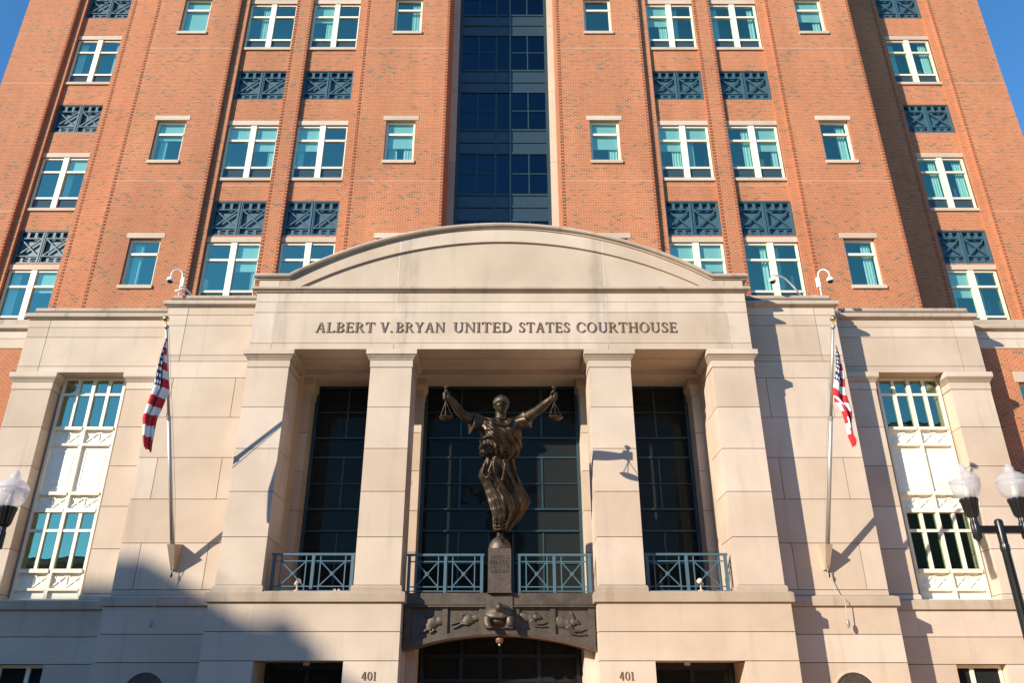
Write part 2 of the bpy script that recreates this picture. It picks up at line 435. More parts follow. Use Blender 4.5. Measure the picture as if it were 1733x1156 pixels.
for a, b in zip(tc, tc[1:]):
    xs = [a+.008+(b-a-.016)*i/24 for i in range(25)]
    MB().strip([(x, 14.735) for x in xs], [(x, max(14.74, inn(x)-.005)) for x in xs], .03, .6).build('tympanum_slab', M['stone_stained'], ped)
bc = [-8.33, -7.62, -3.55, 3.58, 7.69, 8.33]
for a, b in zip(bc, bc[1:]):
    xs = [a+.008+(b-a-.016)*i/32 for i in range(33)]
    lo = [(x, inn(x) if abs(x) < 6.87 and inn(x) > 14.80 else 14.735) for x in xs]
    MB().strip(lo, [(x, outz(x)-.012) for x in xs], -.05, 1.3).build('arch_band', M['stone_stained'], ped)
for cx in (-3.55, 3.58):
    MB().box(cx-.014, cx+.014, .024, .05, 14.745, inn(cx)-.01).build('joint_caulk', M['caulk'], ped)
    MB().box(cx-.014, cx+.014, -.052, .05, inn(cx)+.004, outz(cx)-.02).build('joint_caulk', M['caulk'], ped)
# coping that follows the arch
path = [(-8.5, 15.03), (-8.0, 15.03), (-7.6, 15.03), (-7.27, 15.03)] + arc(13.74, 17.10, 7.1, 60) + [(7.27, 15.03), (7.6, 15.03), (8.0, 15.03), (8.5, 15.03)]
def coping(prof, name, mat):
    R_ = []
    for i, (x, z) in enumerate(path):
        a = path[max(i-1, 0)]; b = path[min(i+1, len(path)-1)]
        dx, dz = b[0]-a[0], b[1]-a[1]; l = math.hypot(dx, dz); nx, nz = -dz/l, dx/l
        R_.append([(x+nx*n, y, z+nz*n) for y, n in prof])
    mb = MB(); k = len(prof)
    mb.rings(R_, True)
    return mb.build(name, M[mat], ped, smooth=True, auto=40)
coping([(-.09, .0), (-.09, .055), (1.35, .055), (1.35, 0)], 'coping_fillet', 'stone_weathered')
coping([(-.13, .058), (-.19, .08), (-.215, .13), (-.19, .185), (-.13, .205), (1.4, .21), (1.4, .058)], 'coping', 'stone_weathered')

# --- portico base (two masses with doorways)
BASES = {}
for s in (-1, 1):
    X = lambda a: s*a
    core = MB().box(X(2.86), X(4.36), .05, 1.5, 0, 4.36).box(X(6.98), X(8.42), .05, 1.5, 0, 4.36).box(X(4.36), X(6.98), .05, 1.5, 2.84, 4.36).build('portico_base', M['joint'], CH)
    BASES[s] = core
    block(core, X(2.83), X(8.45), .0, 1.55, 3.58, 4.375)
    block(core, X(2.83), X(8.45), .0, 1.55, 2.805, 3.58)
    block(core, X(2.83), X(4.40), .0, 1.55, 1.2, 2.805); block(core, X(6.92), X(8.45), .0, 1.55, 1.2, 2.805)
    block(core, X(2.83), X(4.40), .0, 1.55, 0, 1.2); block(core, X(6.92), X(8.45), .0, 1.55, 0, 1.2)
    MB().sqring(min(X(2.83), X(8.45)), max(X(2.83), X(8.45)), 0, 1.6, [(.0, 4.376), (.075, 4.385), (.085, 4.40), (.085, 4.645), (.07, 4.66), (.0, 4.70)]).build('ledge', M['stone_weathered'], core)
    # doorway
    d = MB().box(X(4.44), X(6.88), 1.25, 1.33, 2.62, 2.80).box(X(4.44), X(4.58), 1.25, 1.33, 0, 2.62).box(X(6.74), X(6.88), 1.25, 1.33, 0, 2.62).box(X(5.60), X(5.72), 1.25, 1.33, 0, 2.62).box(X(4.58), X(6.74), 1.26, 1.32, 2.15, 2.22).build('doorway', M['blackmetal'], CH)
    MB().box(X(4.58), X(5.60), 1.28, 1.30, .05, 2.15).build('pane', M['glass_dark'], d); MB().box(X(5.72), X(6.74), 1.28, 1.30, .05, 2.15).build('pane', M['glass_dark'], d)
    MB().box(X(4.58), X(5.60), 1.28, 1.30, 2.22, 2.62).build('pane', M['glass_dark'], d); MB().box(X(5.72), X(6.74), 1.28, 1.30, 2.22, 2.62).build('pane', M['glass_dark'], d)
# central entrance behind the bronze arch
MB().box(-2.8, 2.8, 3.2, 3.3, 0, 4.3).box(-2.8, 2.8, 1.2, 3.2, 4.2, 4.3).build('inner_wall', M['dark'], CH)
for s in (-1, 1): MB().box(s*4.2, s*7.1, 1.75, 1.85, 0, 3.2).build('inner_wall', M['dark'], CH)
e = MB()
for s in (-1, 1):
    MB().box(s*2.50, s*2.86, 1.15, 3.0, 0, 4.0).box(s*2.80, s*2.86, .6, 1.2, 0, 3.2).build('entrance_jamb', M['stone'], CH)
e = MB()
for x in (-2.45, -1.25, -.06, 1.13, 2.33): e.box(x, x+.12, 2.1, 2.2, 0, 3.9)
for z in (2.3, 3.0, 3.8): e.box(-2.45, 2.45, 2.11, 2.19, z, z+.1)
en = e.build('entrance_screen', M['blackmetal'], CH)
for i, x in enumerate((-2.33, -1.13, .06, 1.25)):
    for z0, z1 in ((.05, 2.3), (2.4, 3.0), (3.1, 3.8)):
        MB().box(x, x+1.07, 2.14, 2.16, z0, z1).build('pane', M['glass_dark'], en)

# --- loggia
lg = MB().box(-8.2, 8.2, .75, 3.6, 4.45, 4.69).build('loggia_floor', M['stone'], CH)
MB().box(-8.2, 8.2, 1.44, 2.2, 12.62, 12.9).build('loggia_ceiling', M['stone'], CH)
bm = MB().box(-8.2, 8.2, 2.2, 3.45, 12.42, 13.4).build('loggia_rear_beam', M['stone'], CH)
MB().box(-8.2, 8.2, .72, .735, 12.405, 12.41).build('soffit_joint', M['joint'], bm)
for a, b in ((-8.3, -6.82), (-4.38, -2.80), (2.80, 4.38), (6.82, 8.3)):
    p = MB().box(a+.03, b-.03, 2.65, 3.5, 4.69, 12.35).build('rear_pilaster', M['joint'], CH)
    zs = [4.70, 6.26, 7.64, 9.01, 10.39, 11.775]
    for u, v in zip(zs, zs[1:]): block(p, a, b, 2.62, 3.5, u, v)
    MB().sqring(a, b, 2.62, 3.5, [(0, 11.78), (.015, 11.80), (.015, 12.0), (.03, 12.02), (.08, 12.12), (.10, 12.16), (.10, 12.41)]).build('capital', M['stone'], p)
for s in (-1, 1):
    MB().box(s*7.12, s*8.3, 1.36, 2.66, 4.69, 12.6).build('loggia_side_wall', M['stone'], CH)
# loggia glazing
YG = 3.4
gz = MB(); ZT = [4.70, 6.02, 7.10, 7.85, 8.75, 9.70, 10.42, 11.4, 12.43]
th = {6.02: .05, 7.10: .075, 7.85: .075, 8.75: .035, 9.70: .06, 10.42: .075, 11.4: .03}
bays = [(-6.84, -4.36, [-5.6]), (-2.82, 2.82, [-1.45, -.42, .42, 1.45]), (4.36, 6.84, [5.6])]
panes = []
for x0, x1, ms in bays:
    gz.box(x0, x0+.13, YG-.07, YG+.07, 4.7, 12.43); gz.box(x1-.13, x1, YG-.07, YG+.07, 4.7, 12.43)
    for z, h in th.items():
        gz.box(x0+.13, x1-.13, YG-.055, YG+.06, z-h/2, z+h/2)
        if h > .06: gz.box(x0+.13, x1-.13, YG-.10, YG-.056, z-h/2+.004, z+h*.1)
    gz.box(x0+.13, x1-.13, YG-.06, YG+.06, 12.33, 12.43)
    for i in range(8):
        z0, z1 = ZT[i], ZT[i+1]
        use = [] if i in (5, 2) else [m for m in ms if (i < 2 or abs(m) > .5)]
        xs = [x0+.13] + use + [x1-.13]
        for m in use: gz.box(m-.028, m+.028, YG-.045, YG+.05, z0+.04, z1-.04)
        for a, b in zip(xs, xs[1:]): panes.append((a, b, z0, z1))
gzo = gz.build('loggia_glazing', M['teal'], CH)
for a, b, z0, z1 in panes: MB().box(a, b, YG-.012, YG+.012, z0, z1).build('pane', M['glass_dark'], gzo)
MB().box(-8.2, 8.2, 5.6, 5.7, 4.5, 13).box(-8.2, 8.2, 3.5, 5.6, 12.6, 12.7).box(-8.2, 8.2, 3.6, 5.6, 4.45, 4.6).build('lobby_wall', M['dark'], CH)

# --- wings
def courses(parent, x0, x1, y, yb, rows, s):
    for z0, z1, vj in rows:
        c = [x0] + vj + [x1]
        for a, b in zip(c, c[1:]): block(parent, s*a, s*b, y, yb, z0, z1)
CORN = [(.0, 14.50), (.015, 14.515), (.07, 14.535), (.08, 14.56), (.14, 14.575), (.16, 14.63), (.15, 14.69), (.11, 14.735), (.02, 14.755)]
LEDGE = [(.0, 4.366), (.07, 4.375), (.085, 4.39), (.085, 4.63), (.07, 4.65), (-.05, 4.69)]
for s in (-1, 1):
    lo = lambda a, b: (min(s*a, s*b), max(s*a, s*b))
    # inner wing (flagpoles)
    w1 = MB().box(s*8.30, s*11.77, 1.03, 2.3, 0, 14.9).build('inner_wing', M['joint'], CH)
    courses(w1, 8.28, 11.80, 1.0, 2.35, [(4.86, 6.26, [9.06, 11.16]), (6.26, 7.64, []), (7.64, 9.01, [9.06, 11.15]), (9.01, 10.39, []), (10.39, 11.81, [9.02, 11.14]), (11.81, 12.42, []), (12.42, 12.65, [11.07]), (12.65, 13.79, [11.07]), (13.79, 14.20, [11.07]), (14.20, 14.51, [11.07])], s)
    courses(w1, 8.28, 11.80, 1.0, 2.35, [(4.69, 4.86, [])], s)
    a, b = lo(8.28, 11.80)
    MB().rectring(a, b, 1.0, 2.35, CORN).build('cornice', M['stone_weathered'], w1, smooth=True, auto=50)
    MB().box(s*8.28, s*11.06, 1.08, 2.3, 14.758, 15.03).build('parapet_block', M['stone_weathered'], w1); MB().box(s*11.075, s*11.74, 1.08, 2.3, 14.758, 15.03).build('parapet_block', M['stone_weathered'], w1)
    courses(w1, 8.28, 11.92, .93, 2.3, [(3.58, 4.365, []), (2.80, 3.58, []), (1.2, 2.80, []), (0, 1.2, [])], s)
    a, b = lo(8.28, 11.92); MB().rectring(a, b, .93, 2.3, LEDGE).build('ledge', M['stone_weathered'], w1)
    # outer wing (tall window between pilasters)
    w2 = MB().box(s*11.8, s*17.2, 2.6, 3.5, 0, 4.6).box(s*11.8, s*13.15, 2.04, 3.4, 4.6, 12.4).box(s*15.86, s*17.2, 2.04, 3.4, 4.6, 12.4).box(s*11.8, s*17.2, 2.04, 3.4, 12.46, 14.9).build('outer_wing', M['joint'], CH)
    pil = [(4.86, 6.26, []), (6.26, 7.64, []), (7.64, 9.01, []), (9.01, 10.39, []), (10.39, 11.775, [])]
    courses(w2, 11.78, 13.20, 2.0, 3.4, pil, s); courses(w2, 15.82, 17.23, 2.0, 3.4, pil, s)
    for p0, p1 in ((11.78, 13.20), (15.82, 17.23)):
        a, b = lo(p0, p1)
        MB().sqring(a, b, 2.0, 3.4, [(.04, 4.69), (.04, 4.80), (.0, 4.85)]).build('plinth', M['stone'], w2)
        MB().sqring(a, b, 2.0, 3.4, [(.0, 11.785), (.012, 11.79), (.012, 12.04)]).build('necking', M['stone'], w2)
        MB().sqring(a, b, 2.0, 3.4, [(.03, 12.05), (.04, 12.085), (.08, 12.15), (.12, 12.20), (.12, 12.22)]).build('capital_moulding', M['stone_weathered'], w2)
        MB().sqring(a, b, 2.0, 3.4, [(.13, 12.225), (.13, 12.40), (.12, 12.405)]).build('abacus', M['stone'], w2)
    courses(w2, 11.78, 17.25, 2.0, 3.4, [(12.42, 12.66, [16.48]), (12.66, 13.80, [16.48]), (13.80, 14.20, [16.48]), (14.20, 14.51, [16.48])], s)
    a, b = lo(11.78, 17.25); MB().rectring(a, b, 2.0, 3.4, CORN).build('cornice', M['stone_weathered'], w2, smooth=True, auto=50)
    MB().box(s*11.7, s*16.47, 2.08, 3.4, 14.758, 15.03).build('parapet_block', M['stone_weathered'], w2); MB().box(s*16.485, s*17.2, 2.08, 3.4, 14.758, 15.03).build('parapet_block', M['stone_weathered'], w2)
    courses(w2, 11.78, 17.30, 1.93, 3.4, [(3.58, 4.365, []), (2.80, 3.58, [])], s)
    for x0, x1 in ((11.78, 13.85), (15.36, 17.30)): courses(w2, x0, x1, 1.93, 3.4, [(1.2, 2.80, []), (0, 1.2, [])], s)
    courses(w2, 13.85, 15.36, 1.93, 3.4, [(0, .6, [])], s)
    a, b = lo(11.78, 17.30); MB().rectring(a, b, 1.93, 3.4, LEDGE).build('ledge', M['stone_weathered'], w2)
    # far wing: brick with stone top band
    hole = lo(18.95, 21.2)
    w3 = MB().wall(*lo(17.2, 25.2), 0, 13.8, [(hole[0], hole[1], 9.6, 12.45)], 3.0, .3).box(s*25.19, s*25.2, 3.0, 6.3, 0, 13.8).build('brick_wing', M['brick'], CH)
    MB().box(s*18.85, s*21.3, 2.975, 3.2, 12.452, 12.87).build('lintel', M['lintel'], w3)
    MB().box(s*18.85, s*21.3, 2.95, 3.3, 9.45, 9.598).build('sill', M['lintel'], w3)
    courses(w3, 17.25, 25.2, 2.97, 3.4, [(13.80, 14.20, [21.2]), (14.20, 14.51, [21.2])], s)
    a, b = lo(17.25, 25.2); MB().rectring(a, b, 2.97, 6.3, CORN).build('cornice', M['stone_weathered'], w3, smooth=True, auto=50)
    MB().box(s*17.25, s*25.1, 3.05, 6.3, 14.758, 15.04).build('parapet_block', M['stone_weathered'], w3)
    wf = MB().box(hole[0], hole[0]+.12, 3.18, 3.28, 9.6, 12.45).box(hole[1]-.12, hole[1], 3.18, 3.28, 9.6, 12.45).box(hole[0]+.12, hole[1]-.12, 3.18, 3.28, 12.33, 12.45).box(hole[0]+.12, hole[1]-.12, 3.18, 3.28, 9.6, 9.72).build('window', M['cream'], CH)
    MB().box(hole[0]+.12, hole[1]-.12, 3.22, 3.24, 9.72, 12.33).build('pane', M['glass'], wf)
    MB().box(s*17.3, s*25, 4.2, 4.3, 0, 13.7).build('inner_wall', M['room'], CH)

# --- tall wing windows
def tall_window(s):
    yf = 2.50; A = lambda a: s*a
    x0, x1, xm = 13.50, 15.74, 14.62
    f = MB()
    f.box(A(x0), A(x0+.09), yf, 2.62, 4.72, 12.42).box(A(x1-.09), A(x1), yf, 2.62, 4.72, 12.42).box(A(xm-.06), A(xm+.06), yf-.012, 2.62, 4.72, 12.42)
    for z0, z1, pr in ((12.32, 12.42, 0), (10.45, 10.55, .05), (9.87, 9.95, .03), (8.14, 8.24, .05), (7.55, 7.68, .03), (5.58, 5.70, .06), (5.02, 5.10, .02)):
        f.box(A(x0+.09), A(xm-.06), yf-pr, 2.62, z0, z1); f.box(A(xm+.06), A(x1-.09), yf-pr, 2.62, z0, z1)
    win = f.build('tall_window', M['cream'], CH)
    for c0, c1 in ((x0+.09, xm-.06), (xm+.06, x1-.09)):
        cm = (c0+c1)/2
        for z0, z1, zb in ((10.55, 12.32, 11.78), (5.70, 7.55, 6.95)):
            b = MB().box(A(cm-.055), A(cm+.055), yf+.012, 2.612, z0, z1)
            for a_, b_ in ((c0, cm-.055), (cm+.055, c1)): b.box(A(a_), A(b_), yf+.016, 2.612, zb-.045, zb+.045)
            b.build('muntin', M['cream'], win)
            for a_, b_ in ((c0, cm-.055), (cm+.055, c1)):
                for u, v in ((z0, zb-.045), (zb+.045, z1)):
                    MB().box(A(a_), A(b_), 2.57, 2.585, u, v).build('pane', M['glass_wing'] , win)
        for z0, z1 in ((9.95, 10.45), (7.68, 8.14), (5.10, 5.58)):
            o = MB().box(A(c0), A(c1), 2.60, 2.62, z0, z1)
            q = (c1-c0)/4; h0, h1 = z0+.03, z1-.04
            k = 0
            for (pa, pb) in (((c0, h0), (c0+2*q, h1)), ((c0, h1), (c0+2*q, h0)), ((c0+2*q, h1), (c1, h0)), ((c0+2*q, h0), (c1, h1))):
                o.bar2((A(pa[0]), pa[1]), (A(pb[0]), pb[1]), .035, 2.565-.001*k, 2.605); k += 1
            o.box(A(cm-.02), A(cm+.02), 2.567, 2.604, h0, h1)
            o.build('lattice_panel', M['cream_dim'], win)
        p = MB().box(A(c0), A(c1), 2.59, 2.62, 8.24, 9.87)
        for z0, z1, a_, b_ in ((8.40, 8.47, c0+.12, c1-.12), (9.64, 9.71, c0+.12, c1-.12), (8.47, 9.64, c0+.12, c0+.17), (8.47, 9.64, c1-.17, c1-.12)):
            p.box(A(a_), A(b_), 2.57, 2.60, z0, z1)
        p.box(A(c0+.2), A(c1-.2), 2.575, 2.6, 8.52, 9.6)
        p.build('blank_panel', M['cream_dim'], win)
        MB().box(A(c0), A(c1), 2.585, 2.62, 4.76, 5.02).build('base_panel', M['cream_dim'], win)
    MB().box(A(x0-.02), A(x1+.02), 2.40, 2.5, 4.70, 4.758).build('sill', M['cream'], win)
    for c0, c1 in ((13.2, 13.5), (15.74, 15.82)):
        MB().box(A(c0), A(c1), 2.56, 2.618, 4.71, 12.42).build('jamb_lining', M['stone'], win)
M['glass_wing'] = glassmat('wing_window_glass', (.42, .60, .56), (.8, .95, .70), .26, .15)
for s in (-1, 1):
    tall_window(s)
    b = MB()
    g0, g1 = 13.87, 15.34
    gw = MB().box(s*g0, s*(g0+.09), 2.2, 2.3, .62, 2.79).box(s*(g1-.09), s*g1, 2.2, 2.3, .62, 2.79).box(s*(g0+.09), s*(g1-.09), 2.2, 2.3, 2.70, 2.79).box(s*14.36, s*14.48, 2.19, 2.3, .62, 2.70).box(s*(g0+.09), s*(g1-.09), 2.2, 2.3, .62, .72).build('ground_window', M['cream'], CH)
    MB().box(s*(g0+.09), s*14.36, 2.25, 2.265, .72, 2.70).build('pane', M['glass_dark'], gw); MB().box(s*14.48, s*(g1-.09), 2.25, 2.265, .72, 2.70).build('pane', M['glass_dark'], gw)
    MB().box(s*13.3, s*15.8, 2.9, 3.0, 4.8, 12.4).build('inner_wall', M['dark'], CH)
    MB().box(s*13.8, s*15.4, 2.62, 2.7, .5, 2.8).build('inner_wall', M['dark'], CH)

# --- brick tower
ZB, ZTOP = 14.0, 44.0
SROW = [(17.05, 19.28), (23.24, 25.47), (30.78, 33.01)]
PROW = [(16.60, 19.28), (22.53, 25.45), (30.07, 32.95)]
VROW = [(19.61, 21.35), (26.93, 28.66), (34.46, 36.20)]
PX = [(6.93, 9.24), (10.03, 12.35)]
for s in (-1, 1):
    lo = lambda a, b: (min(s*a, s*b), max(s*a, s*b))
    for a, b, cx, yr in ((2.55, 6.55, 4.54, (6.4, 4.2)), (12.70, 16.72, 14.77, (4.2, 6.4))):
        holes = [(s*cx-.655, s*cx+.655, z0, z1) for z0, z1 in SROW]
        m = MB().wall(*lo(a, b), ZB, ZTOP, holes, 4.0, .3)
        m.add([(s*a, 4.0, ZB), (s*a, yr[0], ZB), (s*a, yr[0], ZTOP), (s*a, 4.0, ZTOP)], [(0, 1, 2, 3)]); m.add([(s*b, 4.0, ZB), (s*b, yr[1], ZB), (s*b, yr[1], ZTOP), (s*b, 4.0, ZTOP)], [(0, 1, 2, 3)])
        wl = m.build('brick_wall', M['brick'], CH)
        for zc in (22.16, 29.75):
            MB().box(s*a+s*.02, s*b-s*.02, 3.996, 4.02, zc, zc+.014).build('control_joint', M['caulk'], wl)
        for z0, z1 in SROW:
            MB().box(s*cx-.79, s*cx+.79, 3.982, 4.2, z1+.002, z1+.245).build('lintel', M['lintel'], wl)
            MB().box(s*cx-.70, s*cx+.70, 3.93, 4.2, z0-.155, z0-.002).build('sill', M['lintel'], wl)
    # inner bays: strips, pier, recessed spandrel wall
    m = MB()
    for a, b in ((6.55, 6.93), (9.24, 10.03), (12.35, 12.70)):
        m.wall(*lo(a, b), ZB, ZTOP, [], 4.16, .2)
        for e_ in (a, b):
            if e_ not in (6.55, 12.70): m.add([(s*e_, 4.16, ZB), (s*e_, 4.45, ZB), (s*e_, 4.45, ZTOP), (s*e_, 4.16, ZTOP)], [(0, 1, 2, 3)])
    m.build('brick_pier', M['brick'], CH)
    for a, b in PX:
        h = [(*lo(a, b), z0, z1) for z0, z1 in PROW] + [(*lo(a, b), z0, z1) for z0, z1 in VROW]
        sp = MB().wall(*lo(a, b), ZB, ZTOP, h, 4.32, .25).build('spandrel_wall', M['brick'], CH)
        for z0, z1 in PROW:
            MB().box(s*a+s*.004, s*b-s*.004, 4.30, 4.5, z1+.002, z1+.245).build('lintel', M['lintel'], sp)
            MB().box(s*a+s*.004, s*b-s*.004, 4.245, 4.5, z0-.15, z0-.002).build('sill', M['lintel'], sp)
        MB().box(s*a+s*.01, s*b-s*.01, 4.316, 4.34, 22.16, 22.174).build('control_joint', M['caulk'], sp)
    # outer bay, set far back
    o = MB().wall(*lo(16.72, 19.37), ZB, ZTOP, [], 6.3, .2).wall(*lo(22.25, 24.9), ZB, ZTOP, [], 6.3, .2)
    o.add([(s*24.9, 6.3, ZB), (s*24.9, 20, ZB), (s*24.9, 20, ZTOP), (s*24.9, 6.3, ZTOP)], [(0, 1, 2, 3)])
    for e_ in (19.37, 22.25): o.add([(s*e_, 6.3, ZB), (s*e_, 6.47, ZB), (s*e_, 6.47, ZTOP), (s*e_, 6.3, ZTOP)], [(0, 1, 2, 3)])
    o.wall(*lo(19.37, 19.64), ZB, ZTOP, [], 6.46, .2).wall(*lo(21.95, 22.25), ZB, ZTOP, [], 6.46, .2)
    for e_ in (19.64, 21.95): o.add([(s*e_, 6.46, ZB), (s*e_, 6.75, ZB), (s*e_, 6.75, ZTOP), (s*e_, 6.46, ZTOP)], [(0, 1, 2, 3)])
    ow = o.build('brick_wall', M['brick'], CH)
    for zc in (22.16, 29.75): MB().box(s*22.27, s*24.88, 6.296, 6.32, zc, zc+.014).build('control_joint', M['caulk'], ow)
    h = [(*lo(19.64, 21.95), z0, z1) for z0, z1 in PROW] + [(*lo(19.64, 21.95), z0, z1) for z0, z1 in VROW]
    sp = MB().wall(*lo(19.64, 21.95), ZB, ZTOP, h, 6.62, .25).build('spandrel_wall', M['brick'], CH)
    for z0, z1 in PROW:
        MB().box(s*19.645, s*21.945, 6.60, 6.8, z1+.002, z1+.245).build('lintel', M['lintel'], sp)
        MB().box(s*19.645, s*21.945, 6.545, 6.8, z0-.15, z0-.002).build('sill', M['lintel'], sp)
    # dark rooms behind
    MB().box(s*2.6, s*16.7, 5.6, 5.7, 14, ZTOP).build('inner_wall', M['room'], CH)
    MB().box(s*16.8, s*24.8, 7.9, 8.0, 14, ZTOP).build('inner_wall', M['room'], CH)
    for zc in (16.9, 20.4, 26.4, 29.3, 33.9):
        MB().box(s*2.6, s*16.7, 4.6, 5.6, zc-.4, zc-.3).build('inner_ceiling', M['room'], CH)

def teeth(xe, y, side, z1):      # alternate header bricks standing proud at a brick corner
    t_ = MB(); z = 15.06; k = 0
    while z < z1:
        t_.box(xe, xe+side*.11, y-.026, y+.02, z, z+.072); z += .167
    setp(t_.build('toothed_edge', M['brick_header'], CH), kind='stuff')
for s in (-1, 1):
    teeth(s*16.715, 4.0, -s, 37); teeth(s*12.705, 4.0, s, 37); teeth(s*6.545, 4.0, -s, 37); teeth(s*2.555, 4.0, s, 37)
    teeth(s*19.365, 6.3, -s, 38); teeth(s*22.255, 6.3, s, 38); teeth(s*9.245, 4.16, s, 37); teeth(s*10.025, 4.16, -s, 37)
MB().box(-24.8, 24.8, 8.1, 20, 15, ZTOP).build('tower_core', M['brick'], CH)
MB().box(-24.9, 24.9, 6.5, 20, ZTOP+.01, ZTOP+.2).box(-16.7, 16.7, 4.05, 6.48, ZTOP+.01, ZTOP+.2).build('tower_roof', M['lintel'], CH)

# --- tower windows (templates copied to every place)
def rnd_curtain(parent, x0, x1, z0, z1, y):
    n = max(8, int((x1-x0)*36)); v = []; f = []
    ph = random.random()*6
    for i in range(n+1):
        x = x0+(x1-x0)*i/n
        yy = y + .028*math.sin(i*1.5+ph) + .012*math.sin(i*3.7)
        v += [(x, yy, z0), (x+.01*math.sin(i*1.5+ph), yy, z1)]
    for i in range(n): f.append((2*i, 2*i+2, 2*i+3, 2*i+1))
    mb = MB(); mb.add(v, f)
    return mb.build('curtain', M['curtain'], parent, smooth=True, local=True)
def rnd_blind(parent, x0, x1, z0, z1, y):
    mb = MB(); n = max(2, int((z1-z0)/.05))
    for i in range(n): mb.box(x0, x1, y, y+.02, z0+(z1-z0)*i/n+.004, z0+(z1-z0)*(i+1)/n-.004)
    return mb.build('blind', M['blind'], parent, local=True)
def single_template():
    hw, h = .655, 2.23; y0, y1 = .15, .25
    f = MB().box(-hw, -hw+.10, y0, y1, 0, h).box(hw-.10, hw, y0, y1, 0, h).box(-hw+.10, hw-.10, y0, y1, h-.11, h).box(-hw+.10, hw-.10, y0, y1, 0, .07)
    f.box(-hw+.10, hw-.10, y0-.025, y1, 1.47, 1.58)
    wdw = f.build('window', M['cream'], CH, local=True)
    MB().sheet(-hw+.10, hw-.10, .195, .07, 1.47).build('pane', M['glass'], wdw, local=True)
    MB().sheet(-hw+.10, hw-.10, .195, 1.58, h-.11).build('pane', M['glass'], wdw, local=True)
    return wdw
def pair_template():
    a, h = 1.155, 2.92; y0, y1 = .06, .17
    f = MB().box(-a, -a+.10, y0, y1, 0, h).box(a-.10, a, y0, y1, 0, h).box(-.125, .125, y0-.05, y1, 0, h)
    for c0, c1 in ((-a+.10, -.125), (.125, a-.10)):
        f.box(c0, c1, y0, y1, h-.10, h).box(c0, c1, y0, y1, 0, .05)
        f.box(c0, c1, y0-.02, y1, 2.04, 2.14).box(c0, c1, y0-.02, y1, .56, .655)
    wdw = f.build('window', M['cream'], CH, local=True)
    for c0, c1 in ((-a+.10, -.125), (.125, a-.10)):
        MB().sheet(c0, c1, .105, 2.14, h-.10).build('pane', M['glass'], wdw, local=True)
        MB().sheet(c0, c1, .105, .655, 2.04).build('pane', M['glass'], wdw, local=True)
        MB().box(c0, c1, .10, .115, .05, .56).build('pane', M['spandrel'], wdw, local=True)
    return wdw
def vent_template():
    a, h = 1.155, 1.74
    f = MB().box(-a, a, .17, .2, 0, h).box(-a, -a+.06, 0, .17, 0, h).box(a-.06, a, 0, .17, 0, h).box(-a+.06, a-.06, 0, .17, h-.06, h).box(-a+.06, a-.06, 0, .17, 0, .06).box(-.065, -.02, .01, .17, .06, h-.06).box(.02, .065, .01, .17, .06, h-.06)
    v = f.build('vent_panel', M['blue'], CH, local=True)
    for c0, c1 in ((-a+.06, -.065), (.065, a-.06)):
        g = MB(); w_ = c1-c0; y0, y1 = .03, .10
        za, zb = .38, h-.38
        g.box(c0, c0+.045, y0+.002, y1, .06, h-.06).box(c1-.045, c1, y0+.002, y1, .06, h-.06)
        g.box(c0+.045, c1-.045, y0, y1, za, za+.05).box(c0+.045, c1-.045, y0, y1, zb-.05, zb)
        for k in (1, 2):
            xk = c0+w_*k/3
            g.box(xk-.06, xk+.06, y0+.003, y1, .06, za-.08); g.box(xk-.06, xk+.06, y0+.003, y1, zb+.001, h-.06)
        g.box(c0+.045, c1-.045, y0+.006, y1, .06, .10).box(c0+.045, c1-.045, y0+.006, y1, h-.10, h-.06)
        g.bar2((c0+.05, za+.05), (c1-.05, zb-.05), .055, y0+.004, y1); g.bar2((c0+.05, zb-.05), (c1-.05, za+.05), .055, y0+.008, y1-.002)
        g.build('grille', M['blue'], v, local=True)
    return v
first = {}
def put(kind, tmpl, loc):
    if kind not in first:
        o = tmpl(); o.location = loc; first[kind] = (o, list(o.children)); return o
    src, chs = first[kind]
    c = src.copy(); col.objects.link(c); c.location = loc
    for ch in chs:
        d = ch.copy(); d.parent = c; col.objects.link(d)
    return c
random.seed(21)
for s in (-1, 1):
    for cx in (4.54, 14.77):
        for ri, (z0, z1) in enumerate(SROW):
            o = put('single', single_template, (s*cx, 4.0, z0))
            sp_ = {(-1, 1, 2): ('b', .10), (-1, 1, 1): ('b', 1.28, 'l'), (-1, 1, 0): ('l',), (-1, 0, 2): ('r',), (-1, 0, 1): ('b', .85, 'l', 'r'), (1, 0, 1): ('b', .80, 'r'), (1, 0, 2): (), (1, 1, 2): ('b', .9, 'r'), (1, 1, 1): ('r',), (1, 1, 0): ('r',)}.get((s, int(cx > 10), ri), ())
            if 'r' in sp_: rnd_curtain(o, .16, .53, .08, 2.1, .36)
            if 'l' in sp_: rnd_curtain(o, -.50, -.14, .08, 2.1, .36)
            if 'b' in sp_: rnd_blind(o, -.54, .54, sp_[1], 2.12, .27)
    for (a, b, y) in ((6.93, 9.24, 4.32), (10.03, 12.35, 4.32), (19.64, 21.95, 6.62)):
        for z0, z1 in PROW:
            o = put('pair', pair_template, (s*(a+b)/2, y, z1-2.92))
            for c0, c1 in ((-1.05, -.13), (.13, 1.05)):
                r = random.random()
                if s > 0 or r < .45:
                    side = random.random() < (.25 if s > 0 else .5)
                    wd = random.uniform(.22, .42)
                    rnd_curtain(o, c0 if side else c1-wd, c0+wd if side else c1, .6, 2.8, .27)
                if random.random() < .5: rnd_blind(o, c0, c1, random.choice([1.3, 1.6, 1.85, 2.15]), 2.8, .19)
        for z0, z1 in VROW:
            put('vent', vent_template, (s*(a+b)/2, y+.02, z0))

